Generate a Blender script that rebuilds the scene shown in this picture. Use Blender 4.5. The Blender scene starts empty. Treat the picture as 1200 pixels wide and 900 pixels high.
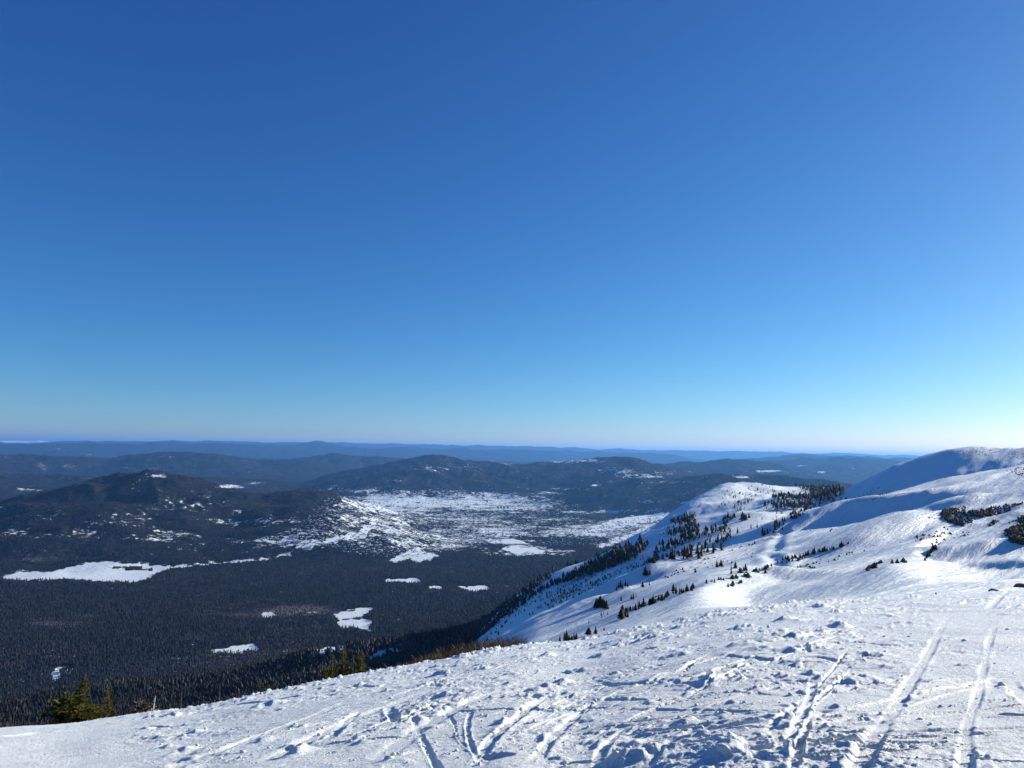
import bpy, math, random
import numpy as np
from mathutils import Matrix, Vector

C = bpy.context.scene.collection
scene = bpy.context.scene
R = math.radians
# ------------------------------------------------------------------ camera
PITCH, ROLL, FPX = R(5.38), R(0.92), 826.0
EYE = np.array([0.0, 0.0, 0.0])
_f = np.array([0, math.cos(PITCH), math.sin(PITCH)])
_x0 = np.array([1.0, 0, 0])
_u0 = np.cross(_x0, _f)
CR = math.cos(ROLL) * _x0 + math.sin(ROLL) * _u0
CU = -math.sin(ROLL) * _x0 + math.cos(ROLL) * _u0
cam_data = bpy.data.cameras.new("camera")
cam_data.sensor_fit = 'HORIZONTAL'
cam_data.sensor_width = 36.0
cam_data.lens = 36.0 * FPX / 1200.0
cam_data.clip_start = 0.1
cam_data.clip_end = 400000.0
cam = bpy.data.objects.new("camera", cam_data)
C.objects.link(cam)
cam.matrix_world = Matrix(((CR[0], CU[0], -_f[0], 0), (CR[1], CU[1], -_f[1], 0), (CR[2], CU[2], -_f[2], 0), (0, 0, 0, 1)))
scene.camera = cam
# ------------------------------------------------------------------ sky, sun, exposure
SUN_AZ, SUN_EL = R(61), R(18)
EXPOSURE = 0.65
world = bpy.data.worlds.new("World")
scene.world = world
world.use_nodes = True
wn, wl = world.node_tree.nodes, world.node_tree.links
bg = wn['Background']
sky = wn.new('ShaderNodeTexSky')
sky.sky_type = 'NISHITA'
sky.sun_disc = False
sky.sun_elevation = SUN_EL
sky.sun_rotation = SUN_AZ
sky.altitude = 1600
sky.air_density = 1.0
sky.dust_density = 0.7
sky.ozone_density = 10.0
# slight film-like grading of the sky colour, the same everywhere in the sky
sep = wn.new('ShaderNodeSeparateColor'); comb = wn.new('ShaderNodeCombineColor')
wl.new(sky.outputs[0], sep.inputs[0])
for ch, (p_, g_) in enumerate(((1.34, 1.56), (1.15, 0.84), (0.87, 0.32))):
    m0 = wn.new('ShaderNodeMath'); m0.operation = 'MULTIPLY'; m0.inputs[1].default_value = 0.085
    m1 = wn.new('ShaderNodeMath'); m1.operation = 'POWER'; m1.inputs[1].default_value = p_
    m2 = wn.new('ShaderNodeMath'); m2.operation = 'MULTIPLY'; m2.inputs[1].default_value = math.exp(g_) / 0.1 / 2 ** EXPOSURE
    wl.new(sep.outputs[ch], m0.inputs[0]); wl.new(m0.outputs[0], m1.inputs[0]); wl.new(m1.outputs[0], m2.inputs[0]); wl.new(m2.outputs[0], comb.inputs[ch])
wl.new(comb.outputs[0], bg.inputs[0])
bg.inputs[1].default_value = 0.1
sd = bpy.data.lights.new("sun", 'SUN')
sd.energy = 5.0
sd.angle = R(0.53)
sd.color = (1.0, 0.93, 0.79)
sun = bpy.data.objects.new("sun", sd)
C.objects.link(sun)
sdir = Vector((math.sin(SUN_AZ) * math.cos(SUN_EL), math.cos(SUN_AZ) * math.cos(SUN_EL), math.sin(SUN_EL)))
sun.rotation_euler = (-sdir).to_track_quat('-Z', 'Y').to_euler()
scene.view_settings.view_transform = 'Standard'
scene.view_settings.look = 'None'
scene.view_settings.gamma = 1.0
scene.view_settings.use_curve_mapping = False
scene.view_settings.exposure = EXPOSURE

# ------------------------------------------------------------------ helpers
rng = np.random.default_rng(7)
random.seed(7)

def px_dir(px, py):
    a = (np.asarray(px, float) - 600) / FPX
    b = -(np.asarray(py, float) - 450) / FPX
    d = _f[None] + a[..., None] * CR + b[..., None] * CU if np.ndim(a) else _f + a * CR + b * CU
    return d

def px_te(px, py):
    """azimuth and tan(elevation) seen through a photo pixel"""
    d = px_dir(px, py)
    return np.arctan2(d[..., 0], d[..., 1]), d[..., 2] / np.hypot(d[..., 0], d[..., 1])

def at(px, py, r):
    t, e = px_te(float(px), float(py))
    return np.array([r * math.sin(t), r * math.cos(t), r * e])

def project(x, y, z):
    dz = x * _f[0] + y * _f[1] + z * _f[2]
    dz = np.where(dz > 1e-3, dz, 1e-3)
    return 600 + FPX * (x * CR[0] + y * CR[1] + z * CR[2]) / dz, 450 - FPX * (x * CU[0] + y * CU[1] + z * CU[2]) / dz

_P = rng.permutation(4096).astype(np.int64)
_G = rng.normal(size=(4096, 2)); _G /= np.linalg.norm(_G, axis=1)[:, None]
def perlin(x, y, seed=0):
    x = np.asarray(x, float) + seed * 37.17; y = np.asarray(y, float) + seed * 91.73
    xi = np.floor(x).astype(np.int64); yi = np.floor(y).astype(np.int64)
    xf = x - xi; yf = y - yi
    u = xf * xf * xf * (xf * (xf * 6 - 15) + 10); v = yf * yf * yf * (yf * (yf * 6 - 15) + 10)
    def g(ix, iy, dx, dy):
        h = _P[(_P[ix & 4095] + iy) & 4095]
        return _G[h, 0] * dx + _G[h, 1] * dy
    a = g(xi, yi, xf, yf); b = g(xi + 1, yi, xf - 1, yf)
    c = g(xi, yi + 1, xf, yf - 1); d = g(xi + 1, yi + 1, xf - 1, yf - 1)
    return ((a + u * (b - a)) * (1 - v) + (c + u * (d - c)) * v) * 1.5

def fbm(x, y, octv=4, seed=0, gain=0.5, ridged=False):
    s = 0.0; a = 1.0; n = 0.0
    for o in range(octv):
        p = perlin(x, y, seed + o * 3)
        if ridged: p = 1 - 2 * np.abs(p)
        s = s + a * p; n += a
        a *= gain; x = x * 2.03 + 11.3; y = y * 2.03 + 5.7
    return s / n

def smooth(a, b, x):
    t = np.clip((x - a) / (b - a), 0, 1)
    return t * t * (3 - 2 * t)

def pchip_slopes(x, y):
    h = np.diff(x); d = np.diff(y) / h
    m = np.zeros_like(y)
    w1 = 2 * h[1:] + h[:-1]; w2 = h[1:] + 2 * h[:-1]
    ok = d[1:] * d[:-1] > 0
    dd1 = np.where(ok, d[1:], 1); dd0 = np.where(ok, d[:-1], 1)
    m[1:-1] = np.where(ok, (w1 + w2) / (w1 / dd0 + w2 / dd1), 0)
    m[0] = d[0]; m[-1] = d[-1]
    return m

def pchip(x, y, q):
    m = pchip_slopes(x, y)
    i = np.clip(np.searchsorted(x, q, side='right') - 1, 0, len(x) - 2)
    h = x[i + 1] - x[i]; t = (q - x[i]) / h
    t2 = t * t; t3 = t2 * t
    return (2*t3 - 3*t2 + 1) * y[i] + (t3 - 2*t2 + t) * h * m[i] + (-2*t3 + 3*t2) * y[i+1] + (t3 - t2) * h * m[i+1]

def seg_dist(X, Y, P, closed=False):
    """distance, signed side (+ = right hand of travel), param along, interpolated third coordinate"""
    best = np.full(X.shape, 1e18); side = np.zeros(X.shape); tt = np.zeros(X.shape); zz = np.zeros(X.shape)
    n = len(P)
    for k in range(n - 1):
        ax, ay = P[k][0], P[k][1]; bx, by = P[k+1][0], P[k+1][1]
        dx, dy = bx - ax, by - ay; L2 = dx*dx + dy*dy + 1e-12
        t = np.clip(((X - ax) * dx + (Y - ay) * dy) / L2, 0, 1)
        ex = X - ax - t * dx; ey = Y - ay - t * dy
        d = ex * ex + ey * ey
        m = d < best
        best = np.where(m, d, best)
        side = np.where(m, np.sign(ex * dy - ey * dx), side)
        tt = np.where(m, (k + t) / (n - 1), tt)
        if len(P[k]) > 2: zz = np.where(m, P[k][2] + t * (P[k+1][2] - P[k][2]), zz)
    return np.sqrt(best), side, tt, zz

def in_poly(px, py, poly):
    inside = np.zeros(np.shape(px), bool)
    n = len(poly)
    for i in range(n):
        x1, y1 = poly[i]; x2, y2 = poly[(i + 1) % n]
        c = ((y1 > py) != (y2 > py)) & (px < (x2 - x1) * (py - y1) / (y2 - y1 + 1e-9) + x1)
        inside ^= c
    return inside

def new_mesh(name, V, F, mats=(), smooth_=False, mat_idx=None, attrs=None):
    me = bpy.data.meshes.new(name)
    V = np.asarray(V, np.float32); 
    if isinstance(F, np.ndarray):
        me.vertices.add(len(V)); me.vertices.foreach_set('co', V.ravel())
        k = F.shape[1]
        me.loops.add(F.size); me.loops.foreach_set('vertex_index', F.astype(np.int32).ravel())
        me.polygons.add(len(F)); me.polygons.foreach_set('loop_start', np.arange(0, F.size, k, dtype=np.int32))
    else:
        me.from_pydata(V.tolist(), [], F)
    for m in mats: me.materials.append(m)
    if mat_idx is not None: me.polygons.foreach_set('material_index', np.asarray(mat_idx, np.int32))
    if smooth_: me.polygons.foreach_set('use_smooth', np.ones(len(me.polygons), bool))
    if attrs:
        for k, v in attrs.items():
            a = me.attributes.new(k, 'FLOAT', 'POINT'); a.data.foreach_set('value', np.asarray(v, np.float32).ravel())
    me.update(calc_edges=True)
    return me

def link(name, me, parent=None, **props):
    o = bpy.data.objects.new(name, me); C.objects.link(o)
    if parent is not None: o.parent = parent
    for k, v in props.items(): o[k] = v
    return o

def grid_faces(nr, nc):
    i = np.arange(nr - 1)[:, None] * nc + np.arange(nc - 1)[None]
    i = i.ravel()
    return np.stack([i, i + 1, i + nc + 1, i + nc], 1)

# ------------------------------------------------------------------ materials
def mat(name):
    m = bpy.data.materials.new(name); m.use_nodes = True
    return m, m.node_tree.nodes, m.node_tree.links, m.node_tree.nodes['Principled BSDF']

def noise_node(n, l, scale, detail=4, rough=0.55, coord=None, dist=0.0):
    t = n.new('ShaderNodeTexNoise'); t.inputs['Scale'].default_value = scale
    t.inputs['Detail'].default_value = detail; t.inputs['Roughness'].default_value = rough
    t.inputs['Distortion'].default_value = dist
    if coord is not None: l.new(coord, t.inputs['Vector'])
    return t

def math_node(n, l, op, a, b=None, clamp=False):
    m = n.new('ShaderNodeMath'); m.operation = op; m.use_clamp = clamp
    for i, v in enumerate((a, b)):
        if v is None: continue
        if isinstance(v, (int, float)): m.inputs[i].default_value = v
        else: l.new(v, m.inputs[i])
    return m.outputs[0]

def mix_col(n, l, fac, a, b):
    m = n.new('ShaderNodeMix'); m.data_type = 'RGBA'
    if isinstance(fac, (int, float)): m.inputs[0].default_value = fac
    else: l.new(fac, m.inputs[0])
    for i, v in ((6, a), (7, b)):
        if isinstance(v, tuple): m.inputs[i].default_value = (*v, 1)
        else: l.new(v, m.inputs[i])
    return m.outputs[2]

SNOW = (0.76, 0.84, 0.87)
def snow_close():
    m, n, l, b = mat('trodden_snow')
    g = n.new('ShaderNodeNewGeometry').outputs['Position']
    b.inputs['Roughness'].default_value = 0.55
    b.inputs['Specular IOR Level'].default_value = 0.35
    n1 = noise_node(n, l, 1.3, 5, 0.6, g)
    col = mix_col(n, l, n1.outputs[0], (0.78, 0.84, 0.86), (0.86, 0.90, 0.90))
    l.new(col, b.inputs['Base Color'])
    n2 = noise_node(n, l, 14, 6, 0.72, g)
    n3 = noise_node(n, l, 60, 4, 0.7, g)
    h = math_node(n, l, 'ADD', n2.outputs[0], math_node(n, l, 'MULTIPLY', n3.outputs[0], 0.35))
    bp = n.new('ShaderNodeBump'); bp.inputs['Distance'].default_value = 0.06; bp.inputs['Strength'].default_value = 0.9
    l.new(h, bp.inputs['Height']); l.new(bp.outputs[0], b.inputs['Normal'])
    return m
def snow_slope():
    m, n, l, b = mat('wind_packed_snow')
    g = n.new('ShaderNodeNewGeometry').outputs['Position']
    b.inputs['Roughness'].default_value = 0.6
    b.inputs['Specular IOR Level'].default_value = 0.3
    a = n.new('ShaderNodeAttribute'); a.attribute_name = 'scrub'
    fo = n.new('ShaderNodeAttribute'); fo.attribute_name = 'forest'
    n1 = noise_node(n, l, 0.35, 6, 0.7, g)
    f = math_node(n, l, 'MULTIPLY', math_node(n, l, 'SUBTRACT', math_node(n, l, 'ADD', a.outputs['Fac'], n1.outputs[0]), 1.0), 9.0, True)
    n2 = noise_node(n, l, 0.02, 6, 0.65, g)
    f2 = math_node(n, l, 'MULTIPLY', math_node(n, l, 'SUBTRACT', math_node(n, l, 'ADD', fo.outputs['Fac'], n2.outputs[0]), 1.0), 5.0, True)
    col = mix_col(n, l, f, SNOW, (0.11, 0.10, 0.085))
    col = mix_col(n, l, f2, col, (0.03, 0.03, 0.031))
    l.new(col, b.inputs['Base Color'])
    mp = n.new('ShaderNodeMapping'); mp.vector_type = 'TEXTURE'; mp.inputs['Rotation'].default_value = (0, 0, R(42)); mp.inputs['Scale'].default_value = (1, 0.2, 1)
    l.new(g, mp.inputs['Vector'])
    n3 = noise_node(n, l, 0.10, 8, 0.66, mp.outputs[0])
    bp = n.new('ShaderNodeBump'); bp.inputs['Distance'].default_value = 2.4; bp.inputs['Strength'].default_value = 0.7
    l.new(n3.outputs[0], bp.inputs['Height']); l.new(bp.outputs[0], b.inputs['Normal'])
    return m
def far_ground():
    m, n, l, b = mat('forest_and_snow_ground')
    g = n.new('ShaderNodeNewGeometry').outputs['Position']
    b.inputs['Roughness'].default_value = 0.9
    b.inputs['Specular IOR Level'].default_value = 0.0
    a = n.new('ShaderNodeAttribute'); a.attribute_name = 'snow'
    br = n.new('ShaderNodeAttribute'); br.attribute_name = 'bare'
    big = noise_node(n, l, 0.004, 10, 0.72, g)
    mid = noise_node(n, l, 0.02, 6, 0.75, g)
    c0 = lambda o, k: math_node(n, l, 'MULTIPLY', math_node(n, l, 'SUBTRACT', o, 0.5), k)
    amt = math_node(n, l, 'SUBTRACT', 2.0, a.outputs['Fac'], True)
    nz = math_node(n, l, 'ADD', c0(big.outputs[0], 3.0), c0(mid.outputs[0], 3.6))
    f = math_node(n, l, 'ADD', a.outputs['Fac'], math_node(n, l, 'MULTIPLY', nz, amt))
    f = math_node(n, l, 'MULTIPLY', math_node(n, l, 'SUBTRACT', f, 0.70), 5.0, True)
    dark = mix_col(n, l, math_node(n, l, 'ADD', c0(mid.outputs[0], 3.5), math_node(n, l, 'ADD', c0(big.outputs[0], 2.0), 0.35), True), (0.008, 0.010, 0.011), (0.046, 0.047, 0.05))
    f3 = math_node(n, l, 'MULTIPLY', math_node(n, l, 'SUBTRACT', math_node(n, l, 'ADD', br.outputs['Fac'], big.outputs[0]), 0.85), 4.0, True)
    dark = mix_col(n, l, f3, dark, (0.15, 0.135, 0.13))
    col = mix_col(n, l, f, dark, SNOW)
    l.new(col, b.inputs['Base Color'])
    bp = n.new('ShaderNodeBump'); bp.inputs['Distance'].default_value = 22; bp.inputs['Strength'].default_value = 0.5
    l.new(mid.outputs[0], bp.inputs['Height']); l.new(bp.outputs[0], b.inputs['Normal'])
    return m
def leafy(name, c1, c2, scale=3.0, rough=0.75, transl=0.0):
    m, n, l, b = mat(name)
    g = n.new('ShaderNodeNewGeometry').outputs['Position']
    t = noise_node(n, l, scale, 3, 0.6, g)
    r = n.new('ShaderNodeValToRGB')
    r.color_ramp.elements[0].position = 0.35; r.color_ramp.elements[0].color = (*c1, 1)
    r.color_ramp.elements[1].position = 0.65; r.color_ramp.elements[1].color = (*c2, 1)
    l.new(t.outputs[0], r.inputs[0]); l.new(r.outputs[0], b.inputs['Base Color'])
    b.inputs['Roughness'].default_value = rough
    b.inputs['Specular IOR Level'].default_value = 0.15
    if transl:
        tr = n.new('ShaderNodeBsdfTranslucent'); l.new(r.outputs[0], tr.inputs[0])
        mx = n.new('ShaderNodeMixShader'); mx.inputs[0].default_value = transl
        l.new(b.outputs[0], mx.inputs[1]); l.new(tr.outputs[0], mx.inputs[2])
        l.new(mx.outputs[0], n['Material Output'].inputs[0])
    return m
M_SNOW = snow_close(); M_SLOPE = snow_slope(); M_FAR = far_ground()
M_NEEDLE = leafy('fir_needles', (0.05, 0.055, 0.012), (0.16, 0.14, 0.03), 4.0, transl=0.35)
M_SPRUCE = leafy('dark_spruce_needles', (0.022, 0.027, 0.016), (0.065, 0.066, 0.030), 1.0, transl=0.15)
M_VALLEY = leafy('valley_spruce', (0.006, 0.0075, 0.0075), (0.020, 0.022, 0.022), 0.03)
M_BIRCH = leafy('bare_birch_twigs', (0.014, 0.013, 0.014), (0.055, 0.049, 0.050), 0.012)
M_TWIG = leafy('bare_brown_twigs', (0.07, 0.05, 0.035), (0.16, 0.12, 0.09), 5.0)
M_BARK = leafy('bark', (0.05, 0.04, 0.03), (0.11, 0.09, 0.07), 8.0)
M_FROST = leafy('frosted_wood', (0.35, 0.34, 0.33), (0.75, 0.76, 0.78), 9.0)
M_ROCK = leafy('dark_rock', (0.03, 0.03, 0.03), (0.12, 0.11, 0.10), 1.2)

# ------------------------------------------------------------------ near massif: profile knots per azimuth
KX = [-260, 0, 200, 400, 560, 600, 640, 700, 760, 870, 985, 1060, 1130, 1200, 1420]
yA = np.interp(KX, [-260, 0, 200, 400, 600, 750, 850, 1000, 1100, 1200, 1420], [876, 855, 835, 795, 757, 735, 715, 703, 697, 690, 682])
rA = np.interp(KX, [-260, 0, 300, 600, 850, 1000, 1200, 1420], [26, 28, 30, 36, 46, 54, 62, 66])
B0r = [80, 85, 90, 100, 105, 108, 110, 115, 120, 125, 135, 140, 145, 150, 160]
B0y = [1300, 1150, 1000, 900, 800, 778, 762, 745, 731, 710, 701, 695, 690, 684, 674]
B1r = [180, 190, 200, 240, 270, 280, 290, 290, 295, 300, 300, 300, 300, 310, 330]
B1y = [1500, 1300, 1080, 960, 790, 766, 748, 728, 708, 683, 667, 655, 648, 640, 630]
B2r = [400, 420, 440, 480, 540, 580, 650, 720, 800, 950, 1150, 1200, 1250, 1250, 1300]
B2y = [1400, 1250, 1050, 960, 766, 742, 722, 693, 664, 626, 590, 573, 556, 545, 520]
Gr = [650, 680, 700, 720, 780, 820, 870, 930, 1000, 1180, 1400, 1430, 1470, 1470, 1500]
Gy = [1300, 1150, 980, 930, 790, 766, 748, 716, 690, 652, 610, 596, 580, 566, 530]
D1r = [900, 900, 920, 950, 1000, 1020, 1050, 1100, 1150, 1300, 1600, 1620, 1640, 1660, 1700]
D1y = [1150, 1030, 900, 880, 770, 744, 722, 696, 668, 622, 600, 574, 552, 540, 525]
D2r = [1200, 1200, 1200, 1200, 1250, 1280, 1320, 1380, 1450, 1600, 1850, 1850, 1850, 1850, 1900]
D2y = [1000, 920, 860, 835, 756, 722, 690, 664, 636, 600, 578, 543, 524.5, 523, 518]
D3r = [1500, 1500, 1500, 1500, 1480, 1500, 1520, 1560, 1700, 2000, 2150, 2150, 2150, 2150, 2200]
D3y = [900, 860, 830, 775, 738, 705, 676, 651, 620, 580, 583, 566, 545, 535, 522]
C2r = [1800, 1800, 1800, 1750, 1600, 1560, 1580, 1640, 1800, 2350, 2600, 2600, 2600, 2600, 2700]
C2y = [850, 830, 800, 765, 736, 712, 680, 653, 621, 567, 573, 590, 600, 590, 560]
Er = [2600, 2600, 2550, 2500, 2300, 2300, 2400, 2500, 2700, 3200, 3500, 3600, 3600, 3600, 3800]
Ez = [-960, -960, -955, -940, -860, -850, -840, -820, -760, -640, -620, -600, -600, -600, -500]
Fr = [4500] * 15
Fz = [-1200] * 15
def knots():
    K = []
    for i, x in enumerate(KX):
        row = []
        for rr, yy in ((rA[i], yA[i]), (B0r[i], B0y[i]), (B1r[i], B1y[i]), (B2r[i], B2y[i]), (Gr[i], Gy[i]), (D1r[i], D1y[i]), (D2r[i], D2y[i]), (D3r[i], D3y[i]), (C2r[i], C2y[i])):
            t, e = px_te(float(x), float(min(yy, 1500)))
            row.append((t, rr, rr * e))
        # azimuth varies a little with y through the roll: use the azimuth at the brow height
        t = px_te(float(x), 640.0)[0]
        row = [(rr, z) for (_, rr, z) in row] + [(Er[i], Ez[i]), (Fr[i], Fz[i])]
        K.append((t, row))
    # behind the camera: an open shoulder of the mountain
    back = [(30, -6.5), (110, -18), (300, -32), (900, -60), (1100, -80), (1300, -90), (1600, -110), (1900, -150), (2200, -250), (3300, -700), (4500, -1200)]
    K = [(-math.pi, back)] + K + [(math.pi, back)]
    return K
KN = knots()
KT = np.array([k[0] for k in KN])
KR = np.array([[p[0] for p in k[1]] for k in KN], float)
KZ = np.array([[p[1] for p in k[1]] for k in KN], float)
def knots_at(theta):
    rr = np.stack([pchip(KT, KR[:, j], theta) for j in range(KR.shape[1])], 1)
    zz = np.stack([pchip(KT, KZ[:, j], theta) for j in range(KZ.shape[1])], 1)
    return rr, zz
# the brow follows the measured line closely
def brow(theta):
    xs = np.array([-260, 0, 100, 200, 300, 400, 500, 600, 680, 750, 800, 850, 920, 1000, 1100, 1200, 1420], float)
    ys = np.array([876, 855, 847, 834, 815, 795, 777, 759, 751, 736, 726, 716, 708, 703, 698, 692, 684], float)
    t, e = px_te(xs, ys)
    t = np.concatenate([[-math.pi], t, [math.pi]]); e = np.concatenate([[-0.20], e, [-0.20]])
    r = np.concatenate([[30], np.interp(xs, [-260, 0, 300, 600, 850, 1000, 1200, 1420], [26, 28, 30, 36, 46, 54, 62, 66]), [30]])
    return pchip(t, r, theta), pchip(t, e, theta)
EYE_H = 1.7
def fore_z(r, rb, eb):
    # quadratic whose tangent at the brow grazes the line of sight
    a = -(rb * eb + 2 * EYE_H) / rb
    return -EYE_H - a * r - EYE_H / rb**2 * r * r

TH_D = np.linspace(R(-43), R(43), 880)
TH = np.concatenate([np.linspace(-math.pi, R(-43), 50)[:-1], TH_D, np.linspace(R(43), math.pi, 50)[1:]])
NR_N = 440
U = np.linspace(0, 1, NR_N)
rb, eb = brow(TH)
krr, kzz = knots_at(TH)
R0 = 1.35 * rb; R1 = 3400.0
NEARR = R0[None] * (R1 / R0[None]) ** (U[:, None] ** 0.93)
NEARZ = np.zeros_like(NEARR)
for i in range(len(TH)):
    rs = np.concatenate([[0.9 * rb[i], 1.15 * rb[i], 1.45 * rb[i]], krr[i, 1:]])
    zs = np.concatenate([fore_z(rs[:3], rb[i], eb[i]), kzz[i, 1:]])
    NEARZ[:, i] = pchip(np.log(rs), zs, np.log(NEARR[:, i]))
NX = NEARR * np.sin(TH)[None]; NY = NEARR * np.cos(TH)[None]

def col_find(px, py, Z=None, rmin=0.0, rmax=1e9):
    """first terrain point along the line of sight through a photo pixel"""
    Z = NEARZ if Z is None else Z
    t, e = px_te(float(px), float(py))
    ci = np.interp(t, TH, np.arange(len(TH))); i0 = int(ci); w = ci - i0
    zc = Z[:, i0] * (1 - w) + Z[:, i0 + 1] * w; rc = NEARR[:, i0] * (1 - w) + NEARR[:, i0 + 1] * w
    g = zc / rc - e
    ok = np.where((g >= 0) & (rc > rmin) & (rc < rmax))[0]
    if len(ok) == 0: return None
    j = ok[0]
    if j > 0 and g[j-1] < 0:
        w2 = -g[j-1] / (g[j] - g[j-1]); r = rc[j-1] + w2 * (rc[j] - rc[j-1]); z = zc[j-1] + w2 * (zc[j] - zc[j-1])
    else: r = rc[j]; z = zc[j]
    return np.array([r * math.sin(t), r * math.cos(t), z])

def ground_at(t, r, Z=None):
    Z = NEARZ if Z is None else Z
    ci = np.interp(t, TH, np.arange(len(TH))); i0 = min(int(ci), len(TH) - 2); w = ci - i0
    a = np.interp(r, NEARR[:, i0], Z[:, i0]); b = np.interp(r, NEARR[:, i0 + 1], Z[:, i0 + 1])
    return a * (1 - w) + b * w

# wind lips and gullies on the mountainside: crest line (photo pixels), height, ramp width, steep width
LIPS = [
    ([(850, 641), (890, 630), (930, 619), (985, 606), (1040, 596), (1100, 583), (1170, 568)], 11, 130, 45),
    ([(700, 735), (760, 709), (810, 692), (860, 672), (910, 657), (985, 640), (1040, 622), (1080, 607), (1130, 592)], 5, 150, 30),
    ([(650, 728), (700, 708), (760, 686), (820, 664), (870, 648)], 6, 80, 34),
    ([(760, 733), (830, 706), (880, 694), (960, 684)], 3.5, 25, 12),
    ([(1020, 694), (1048, 676), (1074, 657), (1096, 664)], 3.5, 160, 24),
    ([(1000, 628), (1060, 604), (1120, 590), (1190, 574)], 4, 80, 30),
]
base = NEARZ.copy()
add = np.zeros_like(base)
for pts, h, wu, wd in LIPS:
    P = [col_find(x, y, base) for x, y in pts]
    P = [p for p in P if p is not None and math.hypot(p[0], p[1]) < 1500]
    if len(P) < 2: continue
    d, s, t, _ = seg_dist(NX, NY, P)
    env = smooth(0, 0.25, t) * smooth(0, 0.25, 1 - t) 
    up = h * np.exp(-(d / wu) ** 1.3)
    dn = h * (1 - smooth(0, wd, d)) - 0.55 * h * (smooth(0, wd, d) - smooth(wd * 0.9, wd * 3.5, d))
    add += env * np.where(s > 0, dn, up)
for _ in range(3):
    add[1:-1, 1:-1] = (add[1:-1, 1:-1] * 2 + add[:-2, 1:-1] + add[2:, 1:-1] + add[1:-1, :-2] + add[1:-1, 2:]) / 6
for _ in range(6):
    add[:, 1:-1] = (add[:, 1:-1] * 2 + add[:, :-2] + add[:, 2:]) / 4
amp = smooth(90, 400, NEARR)
ca, sa = math.cos(R(42)), math.sin(R(42))
UX = NX * ca + NY * sa; UY = -NX * sa + NY * ca
vis = smooth(R(-8), R(4), TH)[None] * np.ones_like(base)
add += amp * 6.5 * fbm(UX / 330, UY / 70, 4, 5)
add += smooth(60, 160, NEARR) * 1.5 * fbm(UX / 90, UY / 14, 3, 9)
rough = smooth(1200, 1700, NEARR) * (1 - 0.8 * smooth(R(24), R(30), TH)[None])
add += rough * 26 * fbm(NX / 300, NY / 300, 5, 21)
# old ski tracks pressed into the slope
for pts, w, dp in (([(958, 592), (938, 605), (921, 619), (911, 633), (906, 646)], 3.4, .9), ([(903, 651), (910, 657), (912, 665)], 3.4, 1.1), ([(963, 592), (944, 605), (930, 618)], 2.2, .5)):
    P = [col_find(x, y, base + add, 250) for x, y in pts]
    P = [p for p in P if p is not None and math.hypot(p[0], p[1]) < 1500]
    if len(P) < 2: continue
    d, s_, t, _ = seg_dist(NX, NY, P)
    add -= dp * np.exp(-(d / w) ** 2) - 0.5 * dp * np.exp(-((d - 1.9 * w) / w) ** 2)
NEARZ = base + add
# keep crest lines that stand against the background where they were measured: damp additions near brow
NEARZ[0] -= 0.03

# ------------------------------------------------------------------ far land
NR_F = 470
TF = np.concatenate([np.linspace(-math.pi, R(-43), 26)[:-1], TH_D, np.linspace(R(43), math.pi, 26)[1:]])
RF = 3400 * (115000 / 3400) ** (np.linspace(0, 1, NR_F) ** 1.0)
CREST = [  # photo crest line, distance, flank slope, rounding, noise
    ([(-120, 640), (0, 612), (60, 588), (110, 568), (150, 557), (182, 554), (215, 563), (250, 574), (300, 578), (350, 577), (400, 586), (445, 604)], 8600, 0.30, 150, 1.0),
    ([(-80, 640), (10, 618), (70, 603), (130, 590), (165, 602), (230, 622)], 7300, 0.26, 120, 1.0),
    ([(240, 604), (300, 596), (350, 594), (400, 606)], 7600, 0.22, 150, 1.0),
    ([(380, 584), (430, 558), (470, 543), (512, 533.5), (550, 541), (600, 544), (650, 542), (700, 537), (730, 536), (770, 544), (830, 556)], 17000, 0.24, 220, 1.0),
    ([(500, 548), (600, 556), (680, 552), (740, 548)], 14800, 0.2, 250, 0.9),
    ([(610, 596), (670, 581), (720, 568), (750, 562), (790, 563), (840, 557), (900, 558), (980, 565)], 12200, 0.28, 160, 1.0),
    ([(-100, 535), (20, 536), (60, 540), (150, 541), (230, 536), (300, 543), (350, 545)], 24000, 0.18, 400, 0.8),
    ([(-100, 556), (40, 556), (120, 560), (200, 558), (300, 562)], 15500, 0.15, 300, 0.8),
    ([(330, 551), (360, 543), (388, 535), (410, 539), (450, 544)], 26000, 0.25, 250, 0.8),
    ([(430, 546), (462, 536), (500, 541)], 30000, 0.25, 250, 0.8),
    ([(770, 552), (810, 545), (850, 541.5), (880, 543), (920, 556)], 22000, 0.25, 250, 0.8),
    ([(330, 529), (375, 519), (420, 527)], 56000, 0.25, 400, 0.5),
    ([(-100, 526), (100, 523), (200, 522), (320, 525), (500, 528), (640, 531), (760, 534)], 50000, 0.12, 700, 0.7),
    ([(-100, 521), (60, 520), (200, 519), (400, 521), (600, 525), (800, 530), (960, 533), (1060, 536)], 72000, 0.1, 900, 0.6),
    ([(880, 541), (950, 534.5), (1000, 536), (1060, 541)], 38000, 0.2, 500, 0.6),
    ([(850, 548), (930, 545), (1010, 544), (1080, 548)], 28000, 0.15, 500, 0.7),
]
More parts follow.
